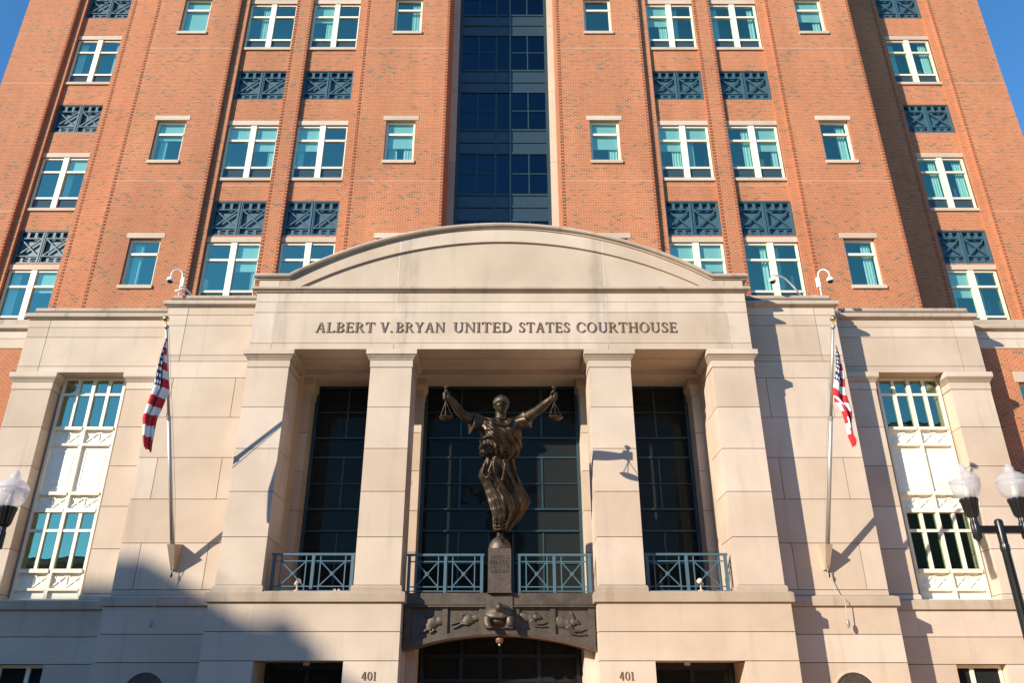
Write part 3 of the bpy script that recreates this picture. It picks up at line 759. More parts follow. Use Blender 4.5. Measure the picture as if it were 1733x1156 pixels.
# --- central curtain wall
cw = MB(); YC = 6.42
rows = [20.0, 21.733, 22.465, 23.135, 25.504, 26.169, 26.893, 29.256, 29.912, 30.644, 33.024, 33.734, 34.411, 36.79, 37.5, 38.16, 40.5, 44]
for x0, x1, pr in ((-2.24, -2.08, .06), (2.08, 2.24, .06), (-.375, -.305, .05), (.305, .375, .09)): cw.box(x0, x1, YC-pr, YC+.08, 14, ZTOP)
cells = [(-2.08, -.375), (-.305, .305), (.375, 2.08)]
cp = []
for z in rows[1:-1]:
    for a, b in cells: cw.box(a, b, YC-.045, YC+.07, z-.05, z+.05)
for i in range(len(rows)-1):
    z0, z1 = rows[i]+.05, rows[i+1]-.05
    big = z1-z0 > 1.2
    for a, b in cells:
        if big and b-a > 1:
            xm, zm = (a+b)/2, (z0+z1)/2
            cw.box(xm-.025, xm+.025, YC-.03, YC+.05, z0, z1)
            cw.box(a, xm-.025, YC-.028, YC+.05, zm-.025, zm+.025); cw.box(xm+.025, b, YC-.028, YC+.05, zm-.025, zm+.025)
            cp += [(a, xm-.025, z0, zm-.025, 0), (xm+.025, b, z0, zm-.025, 0), (a, xm-.025, zm+.025, z1, 0), (xm+.025, b, zm+.025, z1, 0)]
        else: cp.append((a, b, z0, z1, 0 if big else 1))
cwo = cw.build('curtain_wall', M['teal'], CH)
for a, b, z0, z1, sp in cp: MB().box(a, b, YC-.004, YC+.012, z0, z1).build('spandrel_panel' if sp else 'pane', M['spandrel_cw' if sp else 'glass_navy'], cwo)
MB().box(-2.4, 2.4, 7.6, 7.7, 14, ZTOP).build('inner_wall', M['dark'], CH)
for s in (-1, 1):
    fr = None
    for z0, z1 in ((14, 20.6), (20.6, 24.9), (24.9, 29.2), (29.2, 33.5), (33.5, 37.8), (37.8, 44)):
        MB().box(s*2.24, s*2.55, 6.26, 6.8, z0+.008, z1-.008).build('jamb_stone', M['stone'], CH)

# ------------------------------------------------------------------ lettering (built from strokes)
TK, TN, SR, SH = .135, .05, .075, .045
def glyph(ch):
    P = []     # list of ('poly', pts) / ('strip', A, B)
    def rect(x0, x1, z0, z1): P.append([(x0, z0), (x1, z0), (x1, z1), (x0, z1)])
    def stem(x, t=TK, z0=0, z1=1, top=True, bot=True):
        rect(x, x+t, z0, z1)
        if bot: rect(x-SR, x+t+SR, z0, z0+SH)
        if top: rect(x-SR, x+t+SR, z1-SH, z1)
    def diag(xa, za, xb, zb, t): P.append([(xa-t/2, za), (xa+t/2, za), (xb+t/2, zb), (xb-t/2, zb)])
    def ring(cx, cz, rx, rz, tx, tz, a0, a1, n=22):
        A = []; B = []
        for i in range(n+1):
            a = R(a0+(a1-a0)*i/n); A.append((cx+rx*math.cos(a), cz+rz*math.sin(a))); B.append((cx+(rx-tx)*math.cos(a), cz+(rz-tz)*math.sin(a)))
        P.append((A, B))
    w = .6
    if ch == 'I': stem(SR); w = TK+2*SR
    elif ch == 'L': stem(SR); rect(SR, .60, 0, SH+.01); P.append([(.56, 0), (.62, 0), (.64, .22), (.60, .22)]); w = .64
    elif ch == 'E':
        stem(SR); rect(SR, .58, 1-SH-.01, 1); rect(SR, .60, 0, SH+.01); rect(SR, .48, .50, .50+TN)
        P.append([(.54, 1), (.59, 1), (.59, .80), (.56, .80)]); P.append([(.56, 0), (.61, 0), (.63, .22), (.59, .22)]); rect(.45, .485, .41, .64); w = .63
    elif ch == 'T':
        stem(.29, top=False); rect(0, .72, 1-SH-.01, 1); P.append([(0, 1), (.05, 1), (.04, .78), (0, .78)]); P.append([(.67, 1), (.72, 1), (.72, .78), (.68, .78)]); w = .72
    elif ch == 'H': stem(SR); stem(.60); rect(SR, .65, .49, .49+TN); w = .60+TK+SR
    elif ch == 'N':
        rect(.10, .10+TN+.01, 0, 1); rect(.68, .68+TN+.01, 0, 1); rect(.02, .24, 0, SH); rect(.59, .82, 1-SH, 1); rect(0, .15, 1-SH, 1)
        P.append([(.06, 1), (.22, 1), (.74, 0), (.66, 0)]); w = .82
    elif ch == 'A':
        diag(.11, 0, .38, 1, TN+.01); diag(.66, 0, .41, 1, TK+.02); rect(.22, .58, .32, .32+TN); rect(0, .23, 0, SH); rect(.53, .79, 0, SH); w = .78
    elif ch == 'V':
        diag(.13, 1, .38, 0, TK+.02); diag(.66, 1, .40, 0, TN+.01); rect(0, .26, 1-SH, 1); rect(.55, .78, 1-SH, 1); w = .77
    elif ch == 'Y':
        diag(.13, 1, .36, .46, TK+.02); diag(.64, 1, .40, .46, TN+.01); rect(.31, .31+TK, 0, .48); rect(.31-SR, .31+TK+SR, 0, SH); rect(0, .26, 1-SH, 1); rect(.53, .76, 1-SH, 1); w = .74
    elif ch in 'BRP':
        stem(SR, top=False, bot=(ch != 'B')); x = SR
        rect(0, .34, 1-SH, 1)
        ring(.32, .755, .27, .245, TK-.01, SH+.005, -90, 90); rect(x, .33, .51, .51+SH)
        if ch == 'B': ring(.33, .255, .30, .255, TK, SH+.005, -90, 90); rect(0, .34, 0, SH); rect(x, .34, .466, .51); w = .65
        else: diag(.37, .52, .66, 0, TK+.02); rect(.60, .78, 0, SH); w = .74
    elif ch == 'D': stem(SR, top=False, bot=False); rect(0, .36, 1-SH, 1); rect(0, .36, 0, SH); ring(.33, .5, .42, .5, TK+.01, SH+.005, -90, 90, 30); w = .77
    elif ch == 'O': ring(.42, .5, .42, .515, TK+.01, SH+.005, 0, 360, 44); w = .84
    elif ch == '0': ring(.27, .5, .27, .51, TK-.02, SH+.005, 0, 360, 40); w = .55
    elif ch == 'C':
        ring(.42, .5, .42, .515, TK+.01, SH+.01, 42, 318, 36); rect(.685, .735, .68, .93); rect(.70, .735, .10, .30); w = .77
    elif ch == 'U':
        rect(.08, .08+TK, .32, 1); rect(.64, .64+TN+.01, .32, 1); rect(0, .30, 1-SH, 1); rect(.55, .79, 1-SH, 1)
        A = []; B = []
        for i in range(21):
            a = R(180+180*i/20); A.append((.39+.31*math.cos(a), .33+.345*math.sin(a))); tt = TK*(1-i/20)+(TN+.01)*i/20
            B.append((.39+(.31-tt)*math.cos(a), .33+(.345-.06)*math.sin(a)))
        P.append((A, B)); w = .79
    elif ch == 'J':
        rect(.14, .14+TK, .1, 1); rect(.06, .36, 1-SH, 1); ring(.12, .08, .155, .2, .09, .06, -150, 0, 14); w = .36
    elif ch == 'S':
        sp = [(.50, .80, .05), (.46, .90, .05), (.36, .965, .06), (.25, .965, .07), (.15, .90, .10), (.11, .79, .12), (.15, .68, .135), (.25, .59, .15), (.36, .50, .155), (.46, .40, .145), (.50, .27, .125), (.46, .13, .10), (.36, .045, .07), (.24, .03, .06), (.14, .08, .05), (.08, .19, .05)]
        A = []; B = []
        for i, (x, z, t) in enumerate(sp):
            a = sp[max(0, i-1)]; b = sp[min(len(sp)-1, i+1)]; dx, dz = b[0]-a[0], b[1]-a[1]; l = math.hypot(dx, dz)
            A.append((x-dz/l*t/2, z+dx/l*t/2)); B.append((x+dz/l*t/2, z-dx/l*t/2))
        P.append((A, B)); rect(.485, .525, .72, .97); rect(.055, .095, .03, .28); w = .58
    elif ch == '.': rect(.02, .16, 0, .14); w = .2
    elif ch == '4': diag(.06, .32, .34, 1, .06); rect(.02, .56, .26, .33); rect(.33, .33+TK-.02, 0, 1); w = .58
    elif ch == '1': rect(.14, .14+TK-.02, 0, 1); rect(.05, .36, 0, SH); diag(.07, .86, .17, .97, .07); w = .42
    return P, w
def letter_mesh(ch, ox, oz, h, yf, dep, sx=1.0):
    P, w = glyph(ch); mb = MB()
    for k, p in enumerate(P):
        y = yf - .0007*k
        if isinstance(p, tuple):
            mb.strip([(ox+x*h*sx, oz+z*h) for x, z in p[0]], [(ox+x*h*sx, oz+z*h) for x, z in p[1]], y-dep, yf+.01)
        else: mb.prism([(ox+x*h*sx, oz+z*h) for x, z in p], y-dep, yf+.01)
    return mb
def word(text, x0, x1, z0, h, yf, dep, parent, mat, gap=.13):
    ws = [glyph(c)[1] for c in text]; tot = (sum(ws)+gap*(len(text)-1))*h; sx = (x1-x0)/tot; x = x0
    for c, w in zip(text, ws):
        letter_mesh(c, x, z0, h, yf, dep, sx).build('letter', mat, parent)
        x += (w+gap)*h*sx
ins = ent
for t_, a, b in (('ALBERT', -6.211, -4.243), ('V.', -4.051, -3.628), ('BRYAN', -3.519, -1.885), ('UNITED', -1.595, .357), ('STATES', .595, 2.309), ('COURTHOUSE', 2.535, 5.898)):
    word(t_, a, b, 13.025, .365, -.051, .03, ins, M['letter'])
for a, b in ((-3.85, -3.43), (3.35, 3.77)):
    n_ = BASES[-1 if a < 0 else 1]
    word('401', a, b, 2.30, .22, -.001, .02, n_, M['letter'], .10)

# ------------------------------------------------------------------ bronze lintel with hares and tortoise
def remesh(o, vox, it=2, smooth=True):
    m = o.modifiers.new('remesh', 'REMESH'); m.mode = 'VOXEL'; m.voxel_size = vox; m.use_smooth_shade = smooth
    if it:
        k = o.modifiers.new('smooth', 'SMOOTH'); k.iterations = it; k.factor = .5
    return o
BL = empty('bronze_lintel', (0, .55, 3.1), 'dark bronze arched lintel with relief hares and a tortoise above the entrance', 'lintel')
def barc(x): return 3.545 - (9.2 - math.sqrt(9.2**2 - x*x))
xs = [-2.80 + 5.6*i/40 for i in range(41)]
MB().strip([(x, barc(x)+.004) for x in xs], [(x, 4.66) for x in xs], .58, 1.12).build('back_plate', M['bronze_dark'], BL)
MB().box(-2.80, 2.80, .46, .70, 4.365, 4.70).build('top_band', M['bronze_dark'], BL)
MB().box(-2.80, 2.80, .44, .46, 4.30, 4.34).box(-2.80, 2.80, .48, .6, 4.33, 4.362).build('bead', M['bronze_dark'], BL)
MB().strip([(x, barc(x)) for x in xs], [(x, barc(x)+.15) for x in xs], .50, 1.14).build('arch_band', M['bronze_dark'], BL)
MB().strip([(x, barc(x)-.03) for x in xs], [(x, barc(x)-.002) for x in xs], .53, 1.16).build('arch_edge', M['letter'], BL)
for a, b in ((-2.80, -2.60), (-1.68, -1.53), (-.61, -.40), (.38, .575), (1.47, 1.64), (2.60, 2.80)):
    xm = max(abs(a), abs(b))
    MB().box(a, b, .515, .6, barc(xm)+.02, 4.30).build('stile', M['bronze_dark'], BL)
blk = MB().box(-.40, .38, .42, .9, 3.70, 4.66).build('tortoise_block', M['bronze_dark'], BL)
def hare_front(x0, z0, w, h, ears):
    b = MB(); y = .56
    S = lambda u, v: (x0+u*w, z0+v*h)
    def E_(u, v, ru, rv, rot=0, d=.085): c = S(u, v); b.ell((c[0], y+.012, c[1]), (ru*w, d*.72, rv*h), (0, rot, 0), 12)
    def T_(pts, rad, d=1.0): b.tube([(S(u, v)[0], y-.012, S(u, v)[1]) for u, v in pts], [r*h*.92 for r in rad], 8)
    E_(.16, .62, .26, .25, .25); E_(.38, .56, .2, .22, .3); E_(.56, .60, .12, .15, .5, .1); E_(.66, .62, .11, .10, .55, .09); E_(.72, .57, .05, .06, .3, .08)
    T_([(.56, .68), (.44, .80 if not ears else .92), (.28, .86 if not ears else 1.0)], [.05, .06, .02]); T_([(.60, .70), (.50, .86 if not ears else .98), (.40, .93 if not ears else 1.08)], [.04, .05, .015])
    T_([(.42, .46), (.56, .26), (.78, .26), (.94, .34)], [.10, .065, .05, .045]); T_([(.36, .42), (.50, .16), (.70, .10), (.96, .12)], [.10, .07, .05, .045])
    return remesh(b.build('hare_relief', M['bronze_dark'], BL, smooth=True), .012, 2)
def hare_rear(x1, z0, w, h, leg):
    b = MB(); y = .56
    S = lambda u, v: (x1-u*w, z0+v*h)
    def E_(u, v, ru, rv, rot=0, d=.085): c = S(u, v); b.ell((c[0], y+.012, c[1]), (ru*w, d*.72, rv*h), (0, rot, 0), 12)
    def T_(pts, rad): b.tube([(S(u, v)[0], y-.012, S(u, v)[1]) for u, v in pts], [r*h*.92 for r in rad], 8)
    E_(.06, .62, .22, .20, -.2); E_(.30, .55, .20, .27, .4); E_(.38, .42, .16, .24, .5, .1); T_([(.42, .72), (.52, .78), (.58, .74)], [.05, .06, .03])
    if leg: T_([(.36, .28), (.55, .30), (.72, .14), (.84, .06)], [.09, .07, .06, .05]); T_([(.42, .42), (.60, .40), (.78, .32), (.92, .26)], [.08, .05, .05, .045])
    else: T_([(.34, .26), (.50, .24), (.62, .14), (.78, .12)], [.10, .08, .07, .06]); T_([(.24, .24), (.34, .14), (.40, .10)], [.08, .06, .05])
    return remesh(b.build('hare_relief', M['bronze_dark'], BL, smooth=True), .012, 2)
hare_rear(-1.70, 3.52, .86, .66, False); hare_rear(-.63, 3.68, .88, .54, True)
hare_front(.60, 3.70, .84, .54, False); hare_front(1.66, 3.46, .90, .70, True)
# tortoise
b = MB()
b.ell((-.03, .42, 4.10), (.40, .30, .24), (0, 0, 0), 20)
b.ell((-.03, .36, 3.90), (.20, .20, .10), (0, 0, 0), 16)
b.tube([(-.03, .35, 4.10), (-.02, .20, 4.20), (-.02, .08, 4.27)], [.14, .12, .11], 12); b.ell((-.02, .02, 4.28), (.10, .16, .10), (.5, 0, 0), 14)
for sx in (-1, 1):
    x = -.03+sx*.33
    b.tube([(x-sx*.05, .36, 4.05), (x, .24, 3.94), (x-sx*.01, .20, 3.80), (x-sx*.06, .14, 3.72)], [.10, .125, .105, .085], 12)
    b.ell((x-sx*.07, .10, 3.71), (.095, .10, .055), (0, 0, 0), 12)
    for k in range(4): b.tube([(x-sx*.07+(k-1.5)*.042, .05, 3.705), (x-sx*.07+(k-1.5)*.046, -.03, 3.675)], [.02, .008], 6)
remesh(b.build('tortoise', M['bronze_dark'], BL, smooth=True), .013, 2)
b = MB(); R_ = []
for j, (r, z, yo) in enumerate([(.44, 4.02, 0), (.455, 4.07, 0), (.43, 4.16, .02), (.36, 4.27, .05), (.24, 4.36, .09), (.08, 4.41, .12)]):
    R_.append([(-.03+r*math.cos(a)*(1+.03*math.cos(10*a)), .44+yo+r*.82*math.sin(a)*(1+.03*math.cos(10*a)), z-.10*max(0, -math.sin(a))*(r/.45)+.03) for a in [2*math.pi*k/40 for k in range(40)]])
b.rings(R_).build('tortoise_shell', M['bronze_dark'], BL, smooth=True)

# ------------------------------------------------------------------ statue of Justice
ST = empty('justice_statue', (0, .45, 4.68), 'tall bronze blindfolded woman with outstretched arms holding two hanging scales on a pedestal', 'statue')
stele = MB().box(-.35, .34, .30, .95, 4.682, 5.98).build('pedestal', M['stele'], ST)
MB().box(-.37, .36, .28, .97, 4.684, 4.72).build('base_moulding', M['stele'], stele)
dm = []
for j in range(13):
    a = math.pi/2*j/12.5
    dm.append((.345*math.cos(a), 5.985+.40*math.sin(a)))
MB().lathe(dm, (-.005, .62, 0), 32).build('dome', M['stele'], stele, smooth=True, auto=60)
for i, t_ in enumerate(('JUSTICE', 'DELAYED', 'JUSTICE', 'DENIED')):
    hw = .285 if t_ != 'DENIED' else .27
    word(t_, -.005-hw, -.005+hw, 5.665-.135*i, .095, .299, .012, stele, M['stele'], .16)

# draped figure: rings from the ankles up to the neckline, leaning forward
LV = [(6.30,.03,.20,.26),(6.442,.050,.216,.220),(6.642,.101,.300,.180),(6.861,.189,.413,.120),(7.082,.217,.502,.060),(7.350,.235,.579,.000),(7.617,.146,.575,-.070),(7.835,.076,.561,-.150),(8.047,-.013,.571,-.250),(8.217,-.027,.537,-.330),(8.385,-.020,.480,-.420),(8.531,.006,.455,-.500),(8.60,-.02,.56,-.55),(8.70,-.02,.60,-.61),(8.798,.006,.65,-.660),(8.964,.025,.68,-.750),(9.130,.030,.68,-.840),(9.257,.025,.67,-.900),(9.384,-.005,.69,-.960),(9.494,-.006,.585,-1.000),(9.57,.006,.43,-1.015),(9.62,.012,.27,-1.02)]
def lerp_lv(z):
    for a, b in zip(LV, LV[1:]):
        if z <= b[0]:
            t = (z-a[0])/(b[0]-a[0]); t2 = t*t*(3-2*t)
            q_ = [a[i]+(b[i]-a[i])*(.5*t+.5*t2) for i in (1, 2, 3)]; q_[1] *= .92; return q_
    return list(LV[-1][1:])
def saw(q, k=.22):
    f = q-math.floor(q)
    f = f/k if f < k else (1-f)/(1-k)
    return f*f*(3-2*f)*2-1
def gs(x, m, w_): return math.exp(-((x-m)/w_)**2)
def drape(z0, z1, nz, na, skirt):
    R_ = []
    for j in range(nz+1):
        z = z0+(z1-z0)*j/nz
        xc, hw, yc = lerp_lv(z)
        dp = min(hw*.80, .46) if z > 8.53 else min(hw*.74, .40)
        ring = []
        for k in range(na):
            th = 2*math.pi*k/na; cx, cy = math.cos(th), math.sin(th)     # cy<0 faces the street
            front = max(0.0, -cy); ta = th+math.pi/2                       # 0 at the front
            if ta > math.pi: ta -= 2*math.pi
            if skirt:
                s_ = 8.62-z
                env = min(1, s_/.3)*min(1, (z-6.2)/.6+.2)
                q = ta*1.35 - .62*s_ + .10*math.sin(3*s_+ta)
                d = env*(.060*saw(q, .28)+.022*saw(2.3*q+.35+.3*math.sin(2*s_), .3)+.010*saw(5.1*q+.4*s_, .4))
                d += .13*front*gs(cx, -.20+.10*s_/2, .20)*min(1, s_/.5)*(1-.45*min(1, max(0, s_-.9)))   # forward thigh and knee
                d += .10*gs(z, 7.35, .35)*max(0, cx)**2                                                    # cloth blown to the right
                d += .05*gs(z, 8.10, .22)*max(0, -cx)**3
            else:
                u = cx; v = (z-8.53)/1.09
                cowl = gs(v, .80, .20)*saw((v+.50*(1-u*u))*5.2+.25*math.sin(3*u), .30)*.052
                dia = gs(v, .34, .25)*(.055*saw((v*1.0+.40*u+.20*u*u)*5.0+.2*math.sin(4*u), .26)+.018*saw((v+.5*u)*12+1.2*u, .35))
                d = (cowl+dia)*(.35+.65*front)+.012*math.sin(15*th+z*6)
                d += .085*front*(gs(u, .36, .22)+gs(u, -.34, .22))*gs(v, .56, .15)
                d += .075*gs(v, .10, .09)*(.6+.4*saw(ta*2.1+.3*math.sin(5*ta), .35))                      # blouse hanging over the belt
                d += .07*max(0, abs(u)-.7)*gs(v, .35, .25)*(1+math.sin(9*v))
            ring.append((xc+(hw+d)*cx, yc+(dp+d)*cy, z - (0 if skirt else .07*front*max(0, (.16-v)/.16)*saw(ta*2.1+.3*math.sin(5*ta), .35))))
        R_.append(ring)
    return R_
fig = None
b = MB()
# continuous body: arms, hands, neck, head, feet -> one surface
def fist(b, rod, wrist, side):
    rod = Vector(rod); wrist = Vector(wrist)
    d = (rod-wrist); d.normalize()
    palm = rod - d*.075
    b.ell(tuple(palm+Vector((0, .0, -.01))), (.085, .075, .125), (0, 0, 0), 14)
    b.tube([tuple(wrist), tuple(palm)], [.085, .09], 12)
    ang0 = math.atan2(-d.y, -d.x)
    for k in range(4):
        zz = rod.z + .085 - k*.058; rr = .078 - .004*k
        pts = []
        for i in range(7):
            a = ang0 - side*(R(40)) + side*R(40+ i*38)
            pts.append((rod.x+rr*math.cos(a), rod.y+rr*math.sin(a), zz-.004*i))
        b.tube(pts, [.033, .034, .033, .032, .030, .028, .022], 8)
    pts = []
    for i in range(5):
        a = ang0 - side*R(30+i*30)
        pts.append((rod.x+.085*math.cos(a), rod.y+.085*math.sin(a), rod.z+.03+.03*i))
    b.tube(pts, [.042, .038, .036, .033, .024], 8)
HL, HR = (-1.60, -1.93, 10.05), (1.612, -1.93, 10.04)
b.tube([(-.50, -.98, 9.50), (-.72, -1.05, 9.60), (-.90, -1.22, 9.57), (-1.10, -1.46, 9.60), (-1.22, -1.56, 9.70), (-1.36, -1.72, 9.87), (-1.48, -1.85, 9.97)], [.19, .185, .165, .135, .14, .115, .085], 14)
b.tube([(.50, -.98, 9.50), (.70, -1.06, 9.58), (.90, -1.26, 9.65), (1.12, -1.47, 9.74), (1.24, -1.57, 9.80), (1.39, -1.73, 9.89), (1.51, -1.85, 9.96)], [.19, .185, .165, .135, .14, .115, .085], 14)
fist(b, HL, (-1.48, -1.85, 9.97), 1); fist(b, HR, (1.51, -1.85, 9.96), -1)
b.tube([(0, -.92, 9.3), (.01, -.99, 9.55), (.02, -1.03, 9.70), (.03, -1.06, 9.92)], [.28, .22, .165, .165], 16)
# forward foot with toes gripping the dome
b.tube([(.0, .42, 6.60), (-.04, .12, 7.1), (-.08, -.22, 7.6), (-.06, -.55, 8.3), (.0, -.80, 8.9), (0, -.92, 9.35)], [.085, .10, .13, .17, .22, .26], 14)
b.tube([(.0, .42, 6.64), (.0, .42, 6.50), (.0, .37, 6.44), (.0, .25, 6.36), (.0, .19, 6.30)], [.085, .085, .10, .095, .07], 12)
for q in range(5): b.tube([((q-2)*.044, .22, 6.315), ((q-2)*.050, .135+.012*abs(q-1), 6.26), ((q-2)*.050, .125+.012*abs(q-1), 6.22)], [.03, .027, .018], 6)
# head
hc = Vector((.035, -1.12, 10.045)); Rn = []
NH, NA = 34, 44
for j in range(NH+1):
    ph = -math.pi/2+math.pi*(j+.05)/(NH+.1); ring = []
    for k in range(NA):
        a = 2*math.pi*k/NA; dx, dy, dz = math.cos(ph)*math.cos(a), math.cos(ph)*math.sin(a), math.sin(ph)
        x, y, z = .218*dx, .265*dy, .305*dz
        if z < -.02: x *= 1-.34*min(1, (-z-.02)/.3)**1.3; y *= 1-.10*min(1, (-z-.02)/.3)
        if dy < 0:
            fx = math.exp(-(x/.040)**2)
            y -= .075*fx*math.exp(-((z+.075)/.055)**2)*(1 if z > -.125 else .8) + .03*fx*math.exp(-((z-.0)/.07)**2)
            y -= .028*math.exp(-(x/.075)**2)*math.exp(-((z+.185)/.016)**2) + .030*math.exp(-(x/.06)**2)*math.exp(-((z+.225)/.018)**2)
            y += .02*math.exp(-(x/.08)**2)*math.exp(-((z+.205)/.010)**2) + .012*math.exp(-((z+.25)/.02)**2)*math.exp(-(x/.1)**2)
            y -= .045*math.exp(-(x/.075)**2)*math.exp(-((z+.30)/.05)**2)
            y += .03*(math.exp(-((abs(x)-.095)/.05)**2))*math.exp(-((z-.02)/.05)**2)
            y -= .015*(math.exp(-((abs(x)-.12)/.05)**2))*math.exp(-((z+.09)/.06)**2)
        v = Vector((x, y, z)); v.rotate(Matrix.Rotation(R(-4), 3, 'X'))
        ring.append(tuple(hc+v))
    Rn.append(ring)
b.rings(Rn)
for sx in (-1, 1): b.ell((hc.x+sx*.215, hc.y+.03, hc.z-.04), (.026, .05, .075), (0, 0, 0), 10)
fig = remesh(b.build('figure', M['bronze'], ST, smooth=True), .0125, 1)
# clothing and head wrap are children of the figure
sw = MB()
sw.rings(drape(8.50, 9.62, 130, 200, False))
def swag(p, q, sag, fwd, r):
    pts = []; n = 14
    for i in range(n+1):
        t = i/n; k = 4*t*(1-t)
        pts.append((p[0]+(q[0]-p[0])*t, p[1]+(q[1]-p[1])*t - fwd*.86*k, p[2]+(q[2]-p[2])*t - sag*k))
    sw.tube(pts, [r*.78*(.45+.55*4*(i/n)*(1-i/n)) for i in range(n+1)], 8)
swag((-.44, -1.12, 9.645), (.47, -1.14, 9.65), .15, .20, .05)
swag((-.58, -1.08, 9.60), (.58, -1.12, 9.60), .30, .25, .055)
remesh(sw.build('bodice', M['bronze'], fig, smooth=True), .0115, 1)
sw = MB()
sw.rings(drape(6.47, 8.60, 150, 200, True))
FOLDS = [  # hip apron, ankle wraps and the outer edge of the blown cloth
    ([(-.30, -.55, 8.66), (-.47, -.60, 8.30), (-.53, -.54, 8.05), (-.40, -.58, 7.90), (-.22, -.66, 8.12)], [.04, .055, .045, .035, .02]),
    ([(-.12, -.66, 8.66), (-.22, -.78, 8.36), (-.33, -.74, 8.06), (-.30, -.66, 7.80)], [.03, .04, .04, .015]),
    ([(.10, -.66, 8.66), (.16, -.76, 8.25), (.08, -.66, 7.85), (-.06, -.56, 7.55)], [.03, .04, .035, .015]),
    ([(.42, -.52, 8.3), (.58, -.28, 7.75), (.76, -.10, 7.36), (.64, .0, 7.02), (.34, .08, 6.70)], [.03, .045, .04, .04, .02]),
    ([(-.17, .06, 6.60), (-.02, -.05, 6.56), (.16, -.03, 6.62), (.30, .02, 6.74)], [.015, .03, .03, .015]),
    ([(-.17, .08, 6.51), (-.02, -.02, 6.47), (.18, .01, 6.53)], [.015, .028, .015]),
    ([(-.16, .02, 6.72), (.0, -.11, 6.66), (.2, -.08, 6.74), (.36, .0, 6.88)], [.01, .025, .025, .015])]
for pts, rad in FOLDS: sw.tube(pts, rad, 10)
remesh(sw.build('skirt', M['bronze'], fig, smooth=True), .0115, 1)
for sx in (-1, 1):
    sl = MB()
    A = Vector((sx*.52, -1.0, 9.47)); B_ = Vector((sx*.86, -1.19, 9.55 if sx < 0 else 9.62)); ax = (B_-A).normalized()
    u = ax.cross(Vector((0, 0, 1))).normalized(); v = u.cross(ax); R_ = []
    for j in range(13):
        t = j/12; p = A+(B_-A)*t
        R_.append([p + (u*math.cos(a) + v*math.sin(a))*(.205+.008*t+.028*math.sin(5*a+3*t+sx)*t) + Vector((0, 0, -(.24 if sx < 0 else .12)*max(0, -math.sin(a))*t*t)) for a in [2*math.pi*k/48 for k in range(48)]])
    for j in range(5):
        R_.append([Vector(q)*(1-.10*(j+1)) + (B_)*(.10*(j+1)) for q in R_[12]])
    sl.rings(R_).build('sleeve', M['bronze'], fig, smooth=True)
bf = MB(); R_ = []
for z, r, o_ in ((-.055, .93, .0), (-.05, 1.07, .0), (.02, 1.10, .01), (.09, 1.08, 0), (.10, .93, 0)):
    R_.append([(hc.x+.226*r*math.cos(a), hc.y-.01+.280*r*math.sin(a), hc.z+.02+z+.012*math.sin(3*a)-.035*math.sin(a)) for a in [2*math.pi*k/48 for k in range(48)]])
bf.rings(R_).build('blindfold', M['bronze_dark'], fig, smooth=True)
hr = MB(); R_ = []
for j in range(15):
    ph = R(12)+R(80)*j/14
    R_.append([(hc.x+.250*math.cos(ph)*math.cos(a)*(1+.05*math.sin(9*a+j*.5)), hc.y+.02+.290*math.cos(ph)*math.sin(a)*(1+.05*math.sin(9*a+j*.5)), hc.z+.03+.295*math.sin(ph)+.03*math.cos(4*a)*math.cos(ph)) for a in [2*math.pi*k/54 for k in range(54)]])
hr.rings(R_).build('head_wrap', M['bronze'], fig, smooth=True)
for rod, pan, sx in ((HL, (-1.572, -1.93, 9.36), -1), (HR, (1.648, -1.93, 9.36), 1)):
    sc_ = MB().tube([(rod[0], rod[1], rod[2]-.20), (rod[0], rod[1], rod[2]+.22)], .033, 10).ell((rod[0], rod[1], rod[2]+.26), (.065, .065, .055), (0, 0, 0), 14).build('scale_handle', M['bronze'], ST, smooth=True)
    MB().lathe([(.02, -.075), (.10, -.068), (.17, -.04), (.205, 0), (.212, .004), (.205, .012), (.165, -.026), (.09, -.052), (.01, -.058)], pan, 28).build('pan', M['bronze'], sc_, smooth=True)
    for k in range(3):
        a = R(200+k*120) if sx > 0 else R(-20+k*120)
        e_ = Vector((pan[0]+.205*math.cos(a), pan[1]+.205*math.sin(a), pan[2])); t0 = Vector((rod[0], rod[1], rod[2]-.19)); ch = MB()
        for i in range(16):
            c0 = t0+(e_-t0)*(i/16); c1 = t0+(e_-t0)*((i+1.15)/16)
            ch.tube([tuple(c0), tuple((c0+c1)/2+Vector((.004*(-1)**i, 0, 0))), tuple(c1)], [.006, .0135, .006], 5)
        ch.build('chain', M['bronze'], sc_)

